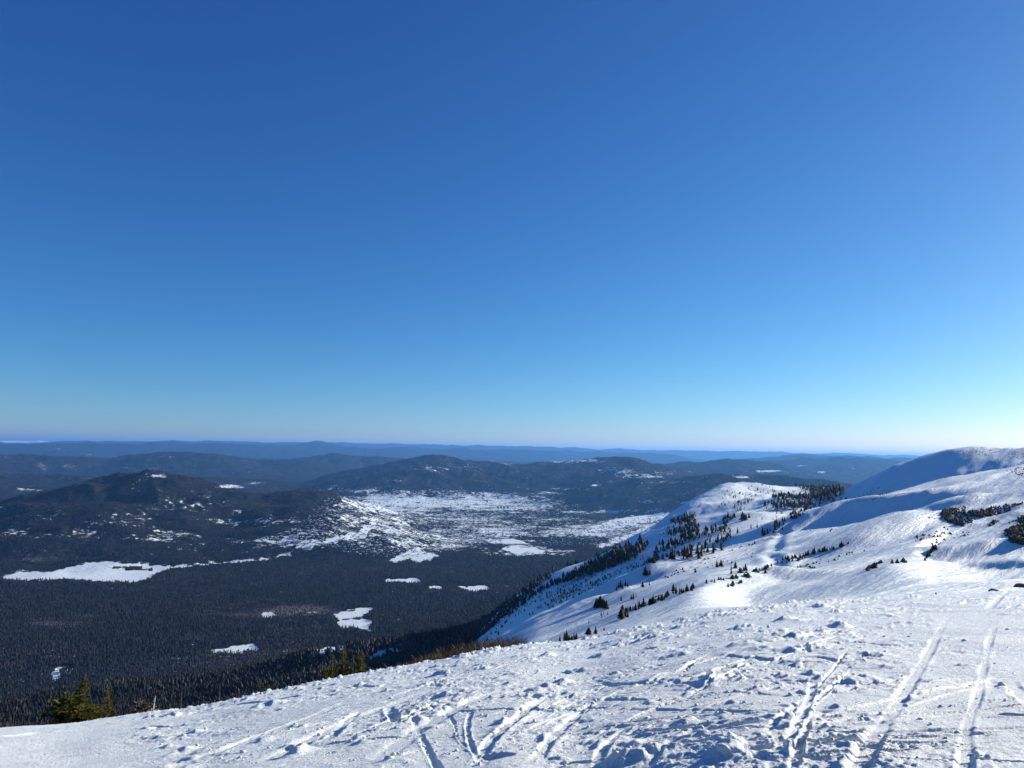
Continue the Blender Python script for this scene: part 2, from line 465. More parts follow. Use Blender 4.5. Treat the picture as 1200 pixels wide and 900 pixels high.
def far_z(X, Y):
    r = np.hypot(X, Y)
    base = -900 + 14 * fbm(X / 1500, Y / 1500, 4, 2) + smooth(6000, 16000, r) * 40
    z = base + smooth(12000, 40000, r) * (150 * fbm(X / 9000, Y / 4500, 4, 31) + 60)
    wx = X + 480 * fbm(X / 1600, Y / 1600, 3, 41); wy = Y + 480 * fbm(X / 1600, Y / 1600, 3, 51)
    acc = z / 22.0
    for pts, rr, k, w, nz in CREST:
        P = [tuple(at(x, y, rr * (1 + 0.03 * math.sin(x * 0.05)))) for x, y in pts]
        far = rr > 20000
        h = np.full(X.shape, -1e5); kn = 1 + 0.25 * nz * fbm(X / 900, Y / 900, 3, 61)
        for q in range(len(P) - 1):
            d, _, _, zc = seg_dist(X if far else wx, Y if far else wy, P[q:q + 2])
            if not far: d = 0.5 * np.minimum(d, seg_dist(X, Y, P[q:q + 2])[0] + 60) + 0.5 * seg_dist(X, Y, P[q:q + 2])[0]
            h = np.maximum(h, zc - k * (np.sqrt(d * d + w * w) - w) * kn)
        acc = np.logaddexp(acc, h / 22.0)
    z = acc * 22.0
    hgt = np.clip((z + 860) / 300, 0, 1)
    z = z + hgt * 85 * fbm(X / 700, Y / 700, 5, 71, ridged=True) * (r < 30000) * smooth(3400, 5000, r) - hgt * 34 * (r < 30000)
    far_r = smooth(18000, 26000, r) * (1 - smooth(78000, 84000, r))
    z = z + far_r * (260 * np.maximum(fbm(X / 4600 + 3, Y / 4200, 4, 121, gain=.5, ridged=True), -0.5) + 30)
    # snowy range on the horizon
    pk = np.exp(-((r - 88000) / 5000) ** 2)
    sh = fbm(X / 5200, Y / 5200, 4, 81, ridged=True)
    z = z + pk * (745 + 330 * np.maximum(sh, 0))
    return z
def near_fade(z, X, Y):
    return z
XF = RF[:, None] * np.sin(TF)[None]; YF = RF[:, None] * np.cos(TF)[None]
ZF = far_z(XF, YF)
# massif flank carried on beyond 3.4 km and blended with the valley
def massif_tail(T, r):
    rr, zz = knots_at(T)
    return rr, zz
krF, kzF = knots_at(TF)
tail = np.full(ZF.shape, -5000.0)
for i in range(len(TF)):
    m = RF < 4500
    tail[m, i] = pchip(np.log(krF[i, -4:]), kzF[i, -4:], np.log(RF[m]))
ZF = np.logaddexp(ZF / 18, tail / 18) * 18
VALN = far_z(NX, NY)
NEARZ = np.where(NEARR > 500, np.logaddexp(NEARZ / 18.0, VALN / 18.0) * 18.0, NEARZ)
# stitch the first far row to the last near row
for k in range(len(TF)):
    ZF[0, k] = np.interp(TF[k], TH, NEARZ[-1])

# ------------------------------------------------------------------ where snow, scrub and forest lie
PXN, PYN = project(NX, NY, NEARZ)
BELT = [  # tree belts on the mountainside, photo polygons
    [(560, 758), (600, 735), (650, 705), (700, 684), (745, 655), (760, 640), (735, 640), (700, 655), (660, 680), (600, 705), (560, 720), (540, 760)],
    [(640, 715), (700, 690), (760, 664), (820, 640), (860, 625), (850, 618), (800, 632), (750, 655), (690, 680), (640, 700)],
    [(893, 593), (925, 589), (958, 589), (966, 593), (930, 597), (900, 598)],
    [(902, 585), (925, 580), (960, 578), (985, 585), (1004, 590), (985, 592), (950, 586), (915, 588)],
    [(925, 606), (960, 598), (1000, 590), (992, 595), (955, 603), (928, 609)],
    [(775, 628), (795, 605), (815, 603), (818, 625), (800, 630)],
    [(925, 562), (965, 563), (990, 574), (985, 583), (950, 578), (930, 570)],
]
SCRUB = [
    [(1108, 604), (1125, 596), (1150, 598), (1172, 592), (1200, 585), (1330, 560), (1330, 650), (1200, 640), (1172, 625), (1150, 612), (1125, 615), (1110, 610)],
    [(1095, 530), (1130, 524), (1200, 523), (1330, 519), (1330, 560), (1200, 560), (1160, 545), (1120, 533)],
    [(1020, 662), (1065, 650), (1100, 640), (1092, 650), (1050, 667), (1010, 676)],
    [(1025, 572), (1050, 566), (1056, 572), (1030, 584), (1000, 592), (1010, 580)],
    [(865, 672), (905, 664), (900, 671), (850, 684)],
    [(1060, 582), (1085, 578), (1080, 585), (1062, 588)],
]
nn = fbm(NX / 26, NY / 60, 4, 91)
scrub = np.zeros_like(NEARZ); forest = np.zeros_like(NEARZ)
wgt = [0.44, 0.42, 0.36, 0.44, 0.34, 0.4]
for w_, p in zip(wgt, SCRUB):
    scrub = np.maximum(scrub, np.where(in_poly(PXN, PYN, p) & (NEARR < 2300), w_, 0))
scrub = np.where(scrub > 0, np.clip(scrub + nn * 0.3, 0, 0.75), 0)
fz = smooth(-250, -420, NEARZ) * smooth(500, 900, NEARR)
fn = fbm(UX / 300, UY / 70, 4, 95)
forest = np.clip(fz * 1.0 + np.where(fz > 0, fn * 1.2 * (1 - fz), 0), 0, 1) * np.where((PXN > 860) & (NEARR < 2900), 0.35, 1.0)
for p in BELT:
    forest = np.maximum(forest, np.where(in_poly(PXN, PYN, p) & (NEARR > 430), 0.5 + 0.7 * fn, 0))
# bare snow gaps kept open, almost clear of forest cover
OPEN = [[(430, 775), (445, 762), (475, 760), (455, 768), (440, 778)], [(565, 755), (600, 738), (660, 715), (760, 675), (860, 640), (860, 700), (700, 740), (600, 760)],
        [(635, 650), (660, 640), (700, 628), (740, 616), (770, 612), (775, 625), (745, 640), (700, 650), (650, 652)],
        [(900, 568), (925, 558), (925, 566), (905, 578), (880, 585)]]
openm = np.zeros_like(NEARZ, bool)
for p in OPEN: openm |= in_poly(PXN, PYN, p) & (NEARR > 100)
forest = np.where((PXN < 560) & (NEARR > 55), 1.0, forest)
EN = fbm(NX / 60, NY / 60, 3, 105)
forest = np.where(openm, forest * 0.05, forest)
HARD = [ # open snow with firm edges: lake, cleared strips, ski run
    [(0, 678), (22, 672), (60, 670), (78, 666), (95, 663), (122, 657), (140, 660), (185, 663), (196, 664), (183, 672), (176, 677), (160, 682), (110, 680), (70, 678), (20, 679)],
    [(190, 663.5), (240, 660.5), (300, 655), (345, 647), (346, 648.6), (300, 657), (240, 662.3), (195, 665.5)],
    [(452, 658), (490, 642), (495, 645), (470, 658)], [(480, 658), (492, 647), (512, 648), (505, 657)],
    [(345, 640), (420, 624), (440, 612), (446, 614), (425, 628), (350, 644)],
    [(585, 643), (600, 640), (640, 645), (630, 648), (600, 647)], [(570, 632), (600, 631), (620, 637), (575, 636)],
    [(452, 682), (470, 679), (490, 678), (486, 682)], [(498, 688), (518, 686), (515, 690)], [(540, 689), (572, 687), (570, 690), (552, 692)],
    [(390, 722), (400, 719), (430, 711), (435, 713), (420, 720), (400, 726)], [(395, 730), (420, 724), (436, 727), (430, 737), (400, 735)],
    [(240, 762), (262, 758), (300, 756), (300, 762), (260, 765)], [(365, 764), (380, 760), (405, 757), (405, 764), (372, 768)],
    [(306, 720), (315, 717), (322, 722), (312, 724)],
    [(60, 795), (70, 784), (86, 778), (84, 782), (70, 790), (62, 800)], [(735, 606), (800, 600), (800, 604), (700, 622), (660, 632), (700, 616)],
    [(700, 640), (750, 620), (800, 606), (800, 609), (750, 626), (705, 643)],
]
# open patches that fall on the near mesh (below y ~ 700 the valley floor is closer than 3.4 km)
hardn = np.zeros_like(NEARZ, bool)
for p in HARD + [OPEN[0]]: hardn |= in_poly(PXN + 9 * EN, PYN + 3.5 * EN, p) & (NEARR > 900)

forest = np.where(hardn, 0.0, forest)
NV = np.stack([NX, NY, NEARZ], -1).reshape(-1, 3)
me = new_mesh('mountainside', NV, grid_faces(*NX.shape), [M_SLOPE], True, attrs={'scrub': scrub, 'forest': forest * 0.75})
link('mountainside', me, kind='structure')

PXF, PYF = project(XF, YF, ZF)
snow = np.zeros_like(ZF); bare = np.zeros_like(ZF)
def blob(cx, cy, rx, ry, s, rot=0.0, rmin=3400, rmax=26000):
    c_, s_ = math.cos(R(rot)), math.sin(R(rot))
    dx = PXF - cx; dy = PYF - cy
    u = (dx * c_ + dy * s_) / rx; v = (-dx * s_ + dy * c_) / ry
    return s * np.exp(-(u * u + v * v) ** 1.5) * ((RF[:, None] > rmin) & (RF[:, None] < rmax))
SB = [ # snow between trees: town, clearings and fields (photo centre, radii, strength, tilt)
    (490, 632, 110, 17, .72), (560, 620, 80, 15, .86), (470, 590, 80, 14, 1.15), (560, 588, 80, 12, 1.12), (430, 600, 50, 16, .6),
    (470, 592, 72, 13, 1.0), (540, 588, 80, 13, .98), (600, 592, 66, 10, .95), (450, 612, 80, 13, .82), (540, 608, 80, 12, .72), (400, 628, 90, 13, .6), (480, 634, 70, 12, .74),
    (340, 632, 56, 9, .85), (640, 610, 50, 9, .6), (690, 622, 80, 10, .85), (740, 615, 70, 7, .85), (620, 646, 60, 6, .85), (600, 636, 50, 4, .8), (700, 600, 60, 2.2, .8), (770, 598, 40, 2.0, .8),
    (430, 575, 40, 3, .7), (500, 576, 30, 4, .6), (640, 578, 24, 2.0, .8), (700, 568.5, 8, 1.4, 1.4), (660, 573, 22, 1.2, 1.0),
    (195, 628, 44, 10, .62), (90, 625, 44, 7, .52), (20, 622, 26, 7, .6), (150, 610, 44, 12, .4), (220, 590, 46, 12, .42), (300, 612, 60, 10, .42), (60, 600, 40, 8, .3), (278, 600, 12, 4, .6), (230, 640, 60, 6, .35),
    (105, 652, 30, 3, .5), (270, 570, 20, 2.5, 1.0), (300, 566, 12, 1.5, .6), (185, 558, 14, 3, .8), (415, 583, 18, 3, .7), (395, 573, 12, 4, .6),
    (510, 549, 28, 6, .42), (560, 548, 30, 5, .3), (660, 541, 20, 2.0, .8), (690, 540, 26, 2.2, 1.0), (720, 552, 24, 4, .8), (750, 558, 30, 3, .9), (780, 565, 30, 1.6, .6), (465, 563, 12, 2, .6),
    (590, 544, 14, 2, .6), (36, 574, 22, 2, .6), (0, 595, 10, 2, .9), (70, 548, 30, 4, .25), (170, 549, 30, 4, .25), (150, 569, 10, 2, .4),
    (760, 588, 12, 3, .9), (805, 589, 12, 2.4, 1.2), (790, 578, 60, 8, .25), (770, 555, 26, 3, .6), (870, 559, 14, 1.5, .9), (840, 572, 16, 5, .3),
    (200, 535, 3, .8, 1.0), (68, 526, 5, .8, .9), (104, 533, 5, .8, .9), (900, 552, 22, 1.2, 1.2), (965, 553, 10, 1, 1.2), (1000, 548, 10, 1, .8), (940, 546, 8, 1, .8)]
for b_ in SB:
    cx, cy, rx, ry, s_ = b_
    snow = np.maximum(snow, blob(cx, cy, rx, ry, s_, 0, 3400, 60000))
n_far = fbm(XF / 420, YF / 160, 4, 101)
streak = fbm(XF / 900, YF / 190, 4, 113, gain=.6)
snow = np.where(snow > 0.03, np.clip(snow + 0.22 * n_far + 0.55 * streak * smooth(0.3, 0.8, snow), 0, 1.3), 0)
EDGE = fbm(XF / 150, YF / 150, 3, 103)
SHORE = [(122, 657), (140, 660), (185, 663), (183, 667), (150, 668), (120, 664)]
hard = np.zeros_like(ZF, bool)
jx = PXF + 2.0 * EDGE; jy = PYF + 0.9 * EDGE
EDGE2 = fbm(XF / 260, YF / 90, 4, 109, gain=.65)
for i_, p in enumerate(HARD): hard |= in_poly(jx, jy, p) if i_ < 2 else in_poly(PXF + 12 * EDGE2, PYF + 4.5 * EDGE2, p)
hf = hard.astype(float)
for _ in range(2):
    hf[1:-1, 1:-1] = (hf[1:-1, 1:-1] * 2 + hf[:-2, 1:-1] + hf[2:, 1:-1] + hf[1:-1, :-2] + hf[1:-1, 2:]) / 6
snow = np.maximum(snow, 2.0 * hf)
snow = np.where(in_poly(jx, jy, [(130, 665), (150, 663), (182, 667), (178, 669), (150, 668)]), 0.1, snow)
pk = np.exp(-((RF[:, None] - 88000) / 5000) ** 2) * np.ones_like(ZF)
snow = np.where((pk > 0.15), 1.6, snow)
for (cx, cy, rx, ry, s_) in [(60, 730, 60, 4, .5), (100, 722, 40, 3, .5), (350, 715, 60, 8, .7), (230, 745, 40, 10, .3), (60, 655, 60, 6, .5), (300, 720, 80, 5, .5), (70, 545, 60, 6, .4), (260, 560, 60, 10, .3), (680, 605, 60, 7, .35), (540, 690, 60, 8, .4)]:
    bare = np.maximum(bare, blob(cx, cy, rx, ry, s_, 0, 2000, 40000))
bare = np.clip(bare + 0.15 * fbm(XF / 900, YF / 900, 3, 107), 0, 1)
FV = np.stack([XF, YF, ZF], -1).reshape(-1, 3)
me = new_mesh('valley_and_hills', FV, grid_faces(*XF.shape), [M_FAR], True, attrs={'snow': snow, 'bare': bare})
link('valley_and_hills', me, kind='structure')
# ------------------------------------------------------------------ trodden snow in the foreground
NT, NRF = 920, 620
TT = np.linspace(R(-41), R(41), NT)
rbT, ebT = brow(TT)
rn = 5.2
s0 = fore_z(np.full(NT, rn), rbT, ebT) / rn
vv = np.linspace(0, 1, NRF)
# rows evenly spaced in sight angle up to the brow, then a few beyond it
rows = []
a_ = -(rbT * ebT + 2 * EYE_H) / rbT
for v in vv[:-60]:
    vt = v / vv[-61]
    e = s0 + (ebT - s0) * (1 - (1 - vt) ** 1.25)
    # solve -H/r - a - H r/rb^2 = e  ->  with q = r/rb
    k = (-a_ - e) * rbT / EYE_H   # q + 1/q = k
    k = np.maximum(k, 2.0)
    q = (k - np.sqrt(k * k - 4)) / 2
    rows.append(q * rbT)
for j in range(60):
    rows.append(rbT * (1 + 0.42 * ((j + 1) / 60) ** 1.3))
FR = np.array(rows)
FR = np.maximum.accumulate(FR + np.arange(NRF)[:, None] * 1e-4, axis=0)
FXX = FR * np.sin(TT)[None]; FYY = FR * np.cos(TT)[None]
FZ0 = fore_z(FR, rbT[None], ebT[None])

def fore_pt(px, py):
    t, e = px_te(float(px), float(py))
    r_, e_ = brow(np.array([t])); r_ = r_[0]; e_ = e_[0]
    a = -(r_ * e_ + 2 * EYE_H) / r_
    k = max((-a - e) * r_ / EYE_H, 2.0)
    q = (k - math.sqrt(k * k - 4)) / 2
    return (q * r_ * math.sin(t), q * r_ * math.cos(t))

PXG, PYG = project(FXX, FYY, FZ0)
D = np.zeros_like(FZ0)
# gentle swells
D += 0.09 * fbm(FXX / 4.5, FYY / 4.5, 3, 201)
D += 0.04 * fbm(FXX / 1.6, FYY / 1.6, 3, 205)
smoothleft = smooth(300, 60, PXG + (900 - PYG) * 0.9)          # the untracked left part
chop = np.clip(0.40 + 1.6 * fbm(FXX / 2.6, FYY / 2.6, 3, 211), 0.03, 1.15)
rightpack = smooth(980, 1100, PXG) * 0.7
chop = chop * (1 - 0.8 * smoothleft) * (1 - 0.55 * rightpack)
dist_gain = 1 + smooth(10, 40, FR) * 2.2
rot1 = lambda x, y, a: (x * math.cos(a) + y * math.sin(a), -x * math.sin(a) + y * math.cos(a))
u1, v1 = rot1(FXX, FYY, R(25))
D += chop * 0.034 * dist_gain * np.maximum(fbm(u1 / 0.75, v1 / 0.42, 4, 221, gain=0.6), -0.25)
n_l = fbm(FXX / 0.9, FYY / 0.9, 4, 231, gain=0.62)
D += chop * 0.06 * dist_gain * smooth(0.1, 0.55, n_l)
D += (0.14 + chop) * 0.024 * dist_gain * fbm(FXX / 0.20, FYY / 0.16, 4, 241, gain=0.8)
n_r = fbm(FXX / 0.42, FYY / 0.34, 4, 243, gain=0.6, ridged=True)
D += (0.06 + chop) * 0.034 * dist_gain * np.maximum(n_r, -0.1)
D += 0.010 * fbm(FXX / 0.5, FYY / 0.12, 4, 245) * (0.6 + rightpack)
# edge-chatter ridges
u2, v2 = rot1(FXX, FYY, R(-35))
u3, v3 = rot1(FXX, FYY, R(12))
D += 0.020 * dist_gain * (0.2 + chop) * np.abs(fbm(u3 / 0.9, v3 / 0.16, 4, 261, gain=.6))
chat = smooth(0.1, 0.5, fbm(FXX / 2.5, FYY / 2.5, 2, 251)) * (1 - smoothleft)
D += chat * 0.004 * np.sin(v2 * 2 * math.pi / 0.24 + 3 * fbm(FXX / 0.8, FYY / 0.8, 2, 255))

def track(pts, w, depth, berm=0.5, raised=False, pixels=True, rough_=0.3):
    global D
    P = [fore_pt(*p) for p in pts] if pixels else pts
    # subdivide into a smooth curve
    Q = []
    for i in range(len(P) - 1):
        p0 = P[max(i - 1, 0)]; p1 = P[i]; p2 = P[i + 1]; p3 = P[min(i + 2, len(P) - 1)]
        for s in (0, .25, .5, .75):
            Q.append(tuple(0.5 * ((2 * b) + (-a + c) * s + (2 * a - 5 * b + 4 * c - d) * s * s + (-a + 3 * b - 3 * c + d) * s ** 3) for a, b, c, d in zip(p0, p1, p2, p3)))
    Q.append(P[-1])
    qx = [q[0] for q in Q]; qy = [q[1] for q in Q]
    m = 3.2 * w
    sel = (FXX > min(qx) - m) & (FXX < max(qx) + m) & (FYY > min(qy) - m) & (FYY < max(qy) + m)
    if not sel.any(): return
    X = FXX[sel]; Y = FYY[sel]
    d, s, t, _ = seg_dist(X, Y, Q)
    wob = 1 + rough_ * perlin(X / 0.35, Y / 0.35, 7)
    dd = d / (w * 0.5) / wob
    g = -depth * (1 - smooth(0.65, 1.1, dd))
    bm = berm * depth * np.exp(-((dd - 1.45) / 0.38) ** 2) * (0.6 + 0.5 * (s > 0)) * (1 + rough_ * 2 * perlin(X / 0.2, Y / 0.2, 3))
    env = smooth(0, 0.3, t) * smooth(0, 0.3, 1 - t)
    flat = (1 - smooth(0.8, 1.6, dd)) * env * 0.75
    D[sel] = D[sel] * (1 - flat) + (g + bm) * env
track([(940, 1030), (975, 970), (1012, 893), (1030, 858), (1052, 825), (1072, 792), (1090, 762), (1104, 735), (1120, 712)], 0.15, 0.012, 0.45, rough_=0.05)
track([(1110, 1020), (1122, 960), (1132, 890), (1133, 850), (1146, 815), (1152, 785), (1162, 745), (1172, 715)], 0.10, 0.010, 0.45, rough_=0.05)
track([(1155, 715), (1165, 708), (1185, 690)], 0.22, 0.012, 0.5)
TR = [
    ([(700, 835), (800, 832), (880, 835), (960, 834), (1040, 836)], .16, .08), ([(640, 815), (760, 822), (840, 812), (960, 822)], .14, .05),
    ([(1148, 836), (1180, 838), (1230, 840)], .15, .08), ([(930, 757), (990, 752), (1030, 756), (1088, 758)], .3, .09),
    ([(560, 905), (572, 870), (600, 845), (628, 825), (650, 818)], .22, .12), ([(628, 895), (642, 870), (668, 845), (700, 822)], .2, .10),
    ([(632, 890), (655, 893), (672, 891)], .3, .12), ([(480, 838), (493, 862), (502, 880), (512, 900), (520, 925)], .10, .06), ([(552, 835), (548, 850), (552, 872), (568, 900)], .09, .07), ([(515, 830), (532, 848), (538, 866), (560, 884)], .05, .04),
    ([(560, 888), (580, 886), (592, 888)], .35, .14), ([(385, 870), (400, 852), (415, 838), (430, 832)], .22, .11), ([(455, 830), (460, 840), (468, 850), (480, 838)], .18, .11),
    ([(165, 852), (190, 854), (230, 850)], .3, .09), ([(0, 865), (30, 862), (60, 858)], .5, .10), ([(60, 846), (140, 836), (210, 834)], .35, .06), ([(250, 829), (300, 824), (360, 817)], .25, .08),
    ([(0, 890), (60, 884), (110, 880), (160, 876)], .3, .06), ([(340, 815), (380, 808), (412, 805), (444, 800)], .5, .12), ([(400, 804), (440, 806), (460, 800)], .35, .12),
    ([(240, 892), (275, 876), (320, 856), (370, 838), (420, 818)], .3, .05), ([(300, 900), (340, 880), (400, 850), (460, 826), (520, 806)], .35, .05),
    ([(928, 910), (936, 880), (943, 860), (948, 840)], .09, .08), ([(908, 864), (918, 876), (926, 882)], .14, .09), ([(800, 800), (880, 795), (960, 800), (1030, 790)], .15, .05), ([(820, 770), (900, 775), (960, 772), (1000, 785)], .2, .06),
    ([(1180, 795), (1195, 810), (1215, 830)], .25, .07), ([(680, 790), (720, 805), (770, 800), (850, 810)], .2, .06),
    ([(750, 905), (775, 880), (800, 862), (830, 850)], .14, .05), ([(700, 905), (705, 880), (724, 862), (740, 850)], .16, .08), ([(440, 905), (470, 870), (530, 835), (600, 805), (660, 785)], .4, .05),
]
for pts, w, dp in TR: track(pts, w * .8, dp * .34, 0.3)
for _ in range(150):
    x0 = random.uniform(300, 960); y0 = random.uniform(745, 900)
    if x0 < 600: y0 = max(y0, 800)
    a = R(random.choice([0, 3, 8, -6, 20, 35, 40, 55, 62, 70]) + random.uniform(-10, 10)); L = random.uniform(1.5, 7)
    p = fore_pt(x0, y0); c = random.uniform(-.25, .25); Q = []
    for s in range(5):
        Q.append(p); p = (p[0] + L / 5 * math.cos(a), p[1] + L / 5 * math.sin(a)); a += c / 4
    track(Q, random.uniform(.03, .10), random.uniform(.010, .026) * (0.5 if x0 > 1050 else 1), 0.6, pixels=False)
# thrown-up snow heaps: photo position, radius and height in metres
HEAPS = [(350, 884, .55, .22), (345, 876, .3, .12), (215, 884, .5, .16), (760, 885, .7, .20), (730, 892, .4, .15), (870, 735, .8, .32), (960, 712, 1.1, .42), (985, 735, .9, .34), (920, 728, .9, .28),
         (875, 757, .8, .25), (895, 765, .8, .2), (952, 762, .8, .22), (640, 808, .6, .22), (660, 800, .5, .2), (545, 772, .8, .3), (560, 780, .5, .2), (175, 854, .4, .14), (195, 876, .5, .14),
         (835, 800, .5, .18), (680, 785, .6, .2), (730, 755, .9, .3), (765, 745, .9, .28), (800, 735, 1.0, .3), (640, 772, .7, .2), (350, 808, .35, .22), (395, 802, .35, .16), (470, 786, .4, .2), (541, 768, .6, .34),
         (590, 845, .3, .12), (850, 880, .3, .1), (455, 812, .4, .12), (520, 790, .5, .14), (600, 790, .5, .14), (705, 770, .6, .18), (1020, 770, .5, .1), (1130, 780, .4, .06), (310, 872, .4, .1)]
for _ in range(170):
    x0 = random.uniform(330, 1080); y0 = random.uniform(735, 900)
    HEAPS.append((x0, y0, random.uniform(.10, .4), random.uniform(.03, .10)))
for px_, py_, rad, h in HEAPS:
    h *= 0.42; rad *= 0.8
    cx, cy = fore_pt(px_, py_)
    sel = (np.abs(FXX - cx) < 2.2 * rad) & (np.abs(FYY - cy) < 2.2 * rad)
    if not sel.any(): continue
    X = FXX[sel] - cx; Y = FYY[sel] - cy
    an = random.uniform(0, 3.14); u, v = rot1(X, Y, an); v = v * random.uniform(1.2, 2.2)
    q = np.hypot(u, v) / rad * (1 + 0.45 * perlin(FXX[sel] / (rad * .6), FYY[sel] / (rad * .6), 11))
    D[sel] += h * smooth(0, 1, 1 - q) * (1 + .5 * perlin(FXX[sel] / .12, FYY[sel] / .12, 5))
FZ = FZ0 + D
V = np.stack([FXX, FYY, FZ], -1).reshape(-1, 3)
me = new_mesh('snow_ground', V, grid_faces(NRF, NT), [M_SNOW], True)
link('snow_ground', me, kind='structure')
# the same ground carried round behind and under the camera
tb = np.concatenate([np.linspace(R(41), math.pi * 2 - R(41), 60)])
rbB, ebB = brow((tb + math.pi) % (2 * math.pi) - math.pi)
rr_ = np.linspace(0.0, 1.42, 40)[:, None] * rbB[None]
zz_ = fore_z(rr_, rbB[None], ebB[None])
V = np.stack([rr_ * np.sin(tb), rr_ * np.cos(tb), zz_ + 0.05 * fbm(rr_ * np.sin(tb) / 2, rr_ * np.cos(tb) / 2, 3, 201)], -1).reshape(-1, 3)
Fc = grid_faces(40, 60)
V2 = np.stack([(np.linspace(0, 5.2, 12)[:, None]) * np.sin(TT[::10])[None], (np.linspace(0, 5.2, 12)[:, None]) * np.cos(TT[::10])[None], np.interp(np.linspace(0, 5.2, 12), [0, 5.2], [0, 1])[:, None] * (fore_z(np.full(len(TT[::10]), 5.2), rbT[::10], ebT[::10]) + EYE_H + D[0, ::10]) - EYE_H], -1).reshape(-1, 3)
F2 = grid_faces(12, len(TT[::10])) + len(V)
link('snow_around_viewpoint', new_mesh('snow_around_viewpoint', np.concatenate([V, V2]), np.concatenate([Fc, F2]), [M_SNOW], True), kind='structure')

# ------------------------------------------------------------------ loose snow clods
def ico():
    p = (1 + 5 ** .5) / 2
    v = np.array([(-1,p,0),(1,p,0),(-1,-p,0),(1,-p,0),(0,-1,p),(0,1,p),(0,-1,-p),(0,1,-p),(p,0,-1),(p,0,1),(-p,0,-1),(-p,0,1)]) / 1.9
    f = np.array([(0,11,5),(0,5,1),(0,1,7),(0,7,10),(0,10,11),(1,5,9),(5,11,4),(11,10,2),(10,7,6),(7,1,8),(3,9,4),(3,4,2),(3,2,6),(3,6,8),(3,8,9),(4,9,5),(2,4,11),(6,2,10),(8,6,7),(9,8,1)])
    return v, f
IV, IF = ico()
def fore_height(x, y):
    t = math.atan2(x, y); r = math.hypot(x, y)
    i = min(max(int(round((t - TT[0]) / (TT[1] - TT[0]))), 0), NT - 1)
    return float(np.interp(r, FR[:, i], FZ[:, i]))
Vs, Fs, off = [], [], 0
for _ in range(1500):
    px_ = random.uniform(180, 1190); py_ = random.uniform(735, 898)
    if px_ < 420 and py_ < 850 and random.random() < .85: continue
    if px_ > 1020 and random.random() < .7: continue
    x, y = fore_pt(px_, py_); s = 0.008 * math.exp(random.gauss(0.2, .5)) * (1 + math.hypot(x, y) / 25)
    v = IV * s * rng.uniform(.6, 1.3, (12, 1)) * np.array([random.uniform(.7, 1.4), random.uniform(.7, 1.4), random.uniform(.6, 1)])
    Vs.append(v + np.array([x, y, fore_height(x, y) + s * .1])); Fs.append(IF + off); off += 12
link('snow_crumbs', new_mesh('snow_crumbs', np.concatenate(Vs), np.concatenate(Fs), [M_SNOW]), kind='stuff', label='loose snow crumbs scattered over the trodden snow', category='snow crumbs')

# ------------------------------------------------------------------ trees
def spruce_arrays(seed, h=1.0, wr=0.2, tiers=6, pts=7, skirt=0.05, lean=0.0):
    """unit-ish conifer: jagged tiers with ragged rims; returns crown (V,F) and trunk (V,F)"""
    g = random.Random(seed)
    V, F = [], []
    ex, ey = g.uniform(-.06, .06), g.uniform(-.06, .06)
    for k in range(tiers):
        f0 = k / tiers
        z0 = skirt + (1 - skirt) * f0 * 0.93
        rad = wr * (1 - f0) ** 0.8 * g.uniform(.8, 1.15)
        top = min(z0 + (1 - skirt) * 1.9 / tiers, 1.0)
        c = len(V); V.append((lean * top + ex * .2, ey * .2, top))
        n = pts * 2; ph = g.uniform(0, 6.28)
        for j in range(n):
            a = ph + j / n * 2 * math.pi
            q = rad * (g.uniform(.85, 1.3) if j % 2 else g.uniform(.35, .6))
            V.append((lean * z0 + ex * (1 - f0) * .5 + q * math.cos(a), ey * .5 * (1 - f0) + q * math.sin(a), z0 + (-.03 if j % 2 else .035) * g.uniform(.3, 1.5)))
        for j in range(n): F.append((c, c + 1 + j, c + 1 + (j + 1) % n))
        b = len(V); V.append((lean * z0, 0, z0 + 0.02))
        for j in range(n): F.append((b, c + 1 + (j + 1) % n, c + 1 + j))
    TV = [(.02, 0, -.08), (0, .02, -.08), (-.02, 0, -.08), (0, -.02, -.08), (lean * .8, 0, .8)]
    TFc = [(0, 1, 4), (1, 2, 4), (2, 3, 4), (3, 0, 4)]
    return (np.array(V) * h, np.array(F)), (np.array(TV) * h, np.array(TFc))

VAR = []
for i in range(7):
    (cv, cf), (tv, tf) = spruce_arrays(100 + i, 1.0, [0.2, .26, .17, .32, .22, .28, .38][i], [7, 6, 8, 5, 7, 6, 5][i], 6, 0.06)
    VAR.append((new_mesh('crown', cv, cf, [M_SPRUCE]), new_mesh('trunk', tv, tf, [M_BARK])))
SHRUB = []
for i in range(3):
    (cv, cf), (tv, tf) = spruce_arrays(300 + i, 1.0, [0.55, .7, .5][i], 4, 7, 0.02)
    SHRUB.append((new_mesh('crown', cv, cf, [M_SPRUCE]), new_mesh('trunk', tv, tf, [M_BARK])))

tree_no = 0
def place_tree(pos, h, label, group=None, var=None, shrub=False, name='spruce_tree', cat='tree', wide=1.0):
    global tree_no
    tree_no += 1
    pool = SHRUB if shrub else VAR
    cm, tm = pool[(var if var is not None else random.randrange(len(pool)))]
    e = bpy.data.objects.new(name, None); C.objects.link(e)
    e.empty_display_size = 0.5
    e.location = pos; e.rotation_euler = (0, 0, random.uniform(0, 6.28)); e.scale = (h * wide, h * wide, h)
    e['label'] = label; e['category'] = cat
    if group: e['group'] = group
    link('trunk', tm, e); link('crown', cm, e)
    return e
def tree_px(px, py, hpx, label, group=None, **k):
    p = col_find(px, py, NEARZ)
    if p is None: return None
    hpx *= .70; k['wide'] = k.get('wide', 1.0) * .88
    d = math.hypot(p[0], p[1])
    if d > 3000: return None
    return place_tree((p[0], p[1], p[2] - 0.02 * hpx * d / FPX), hpx * d / FPX / math.cos(math.atan2(p[0], p[1])), label, group, **k)
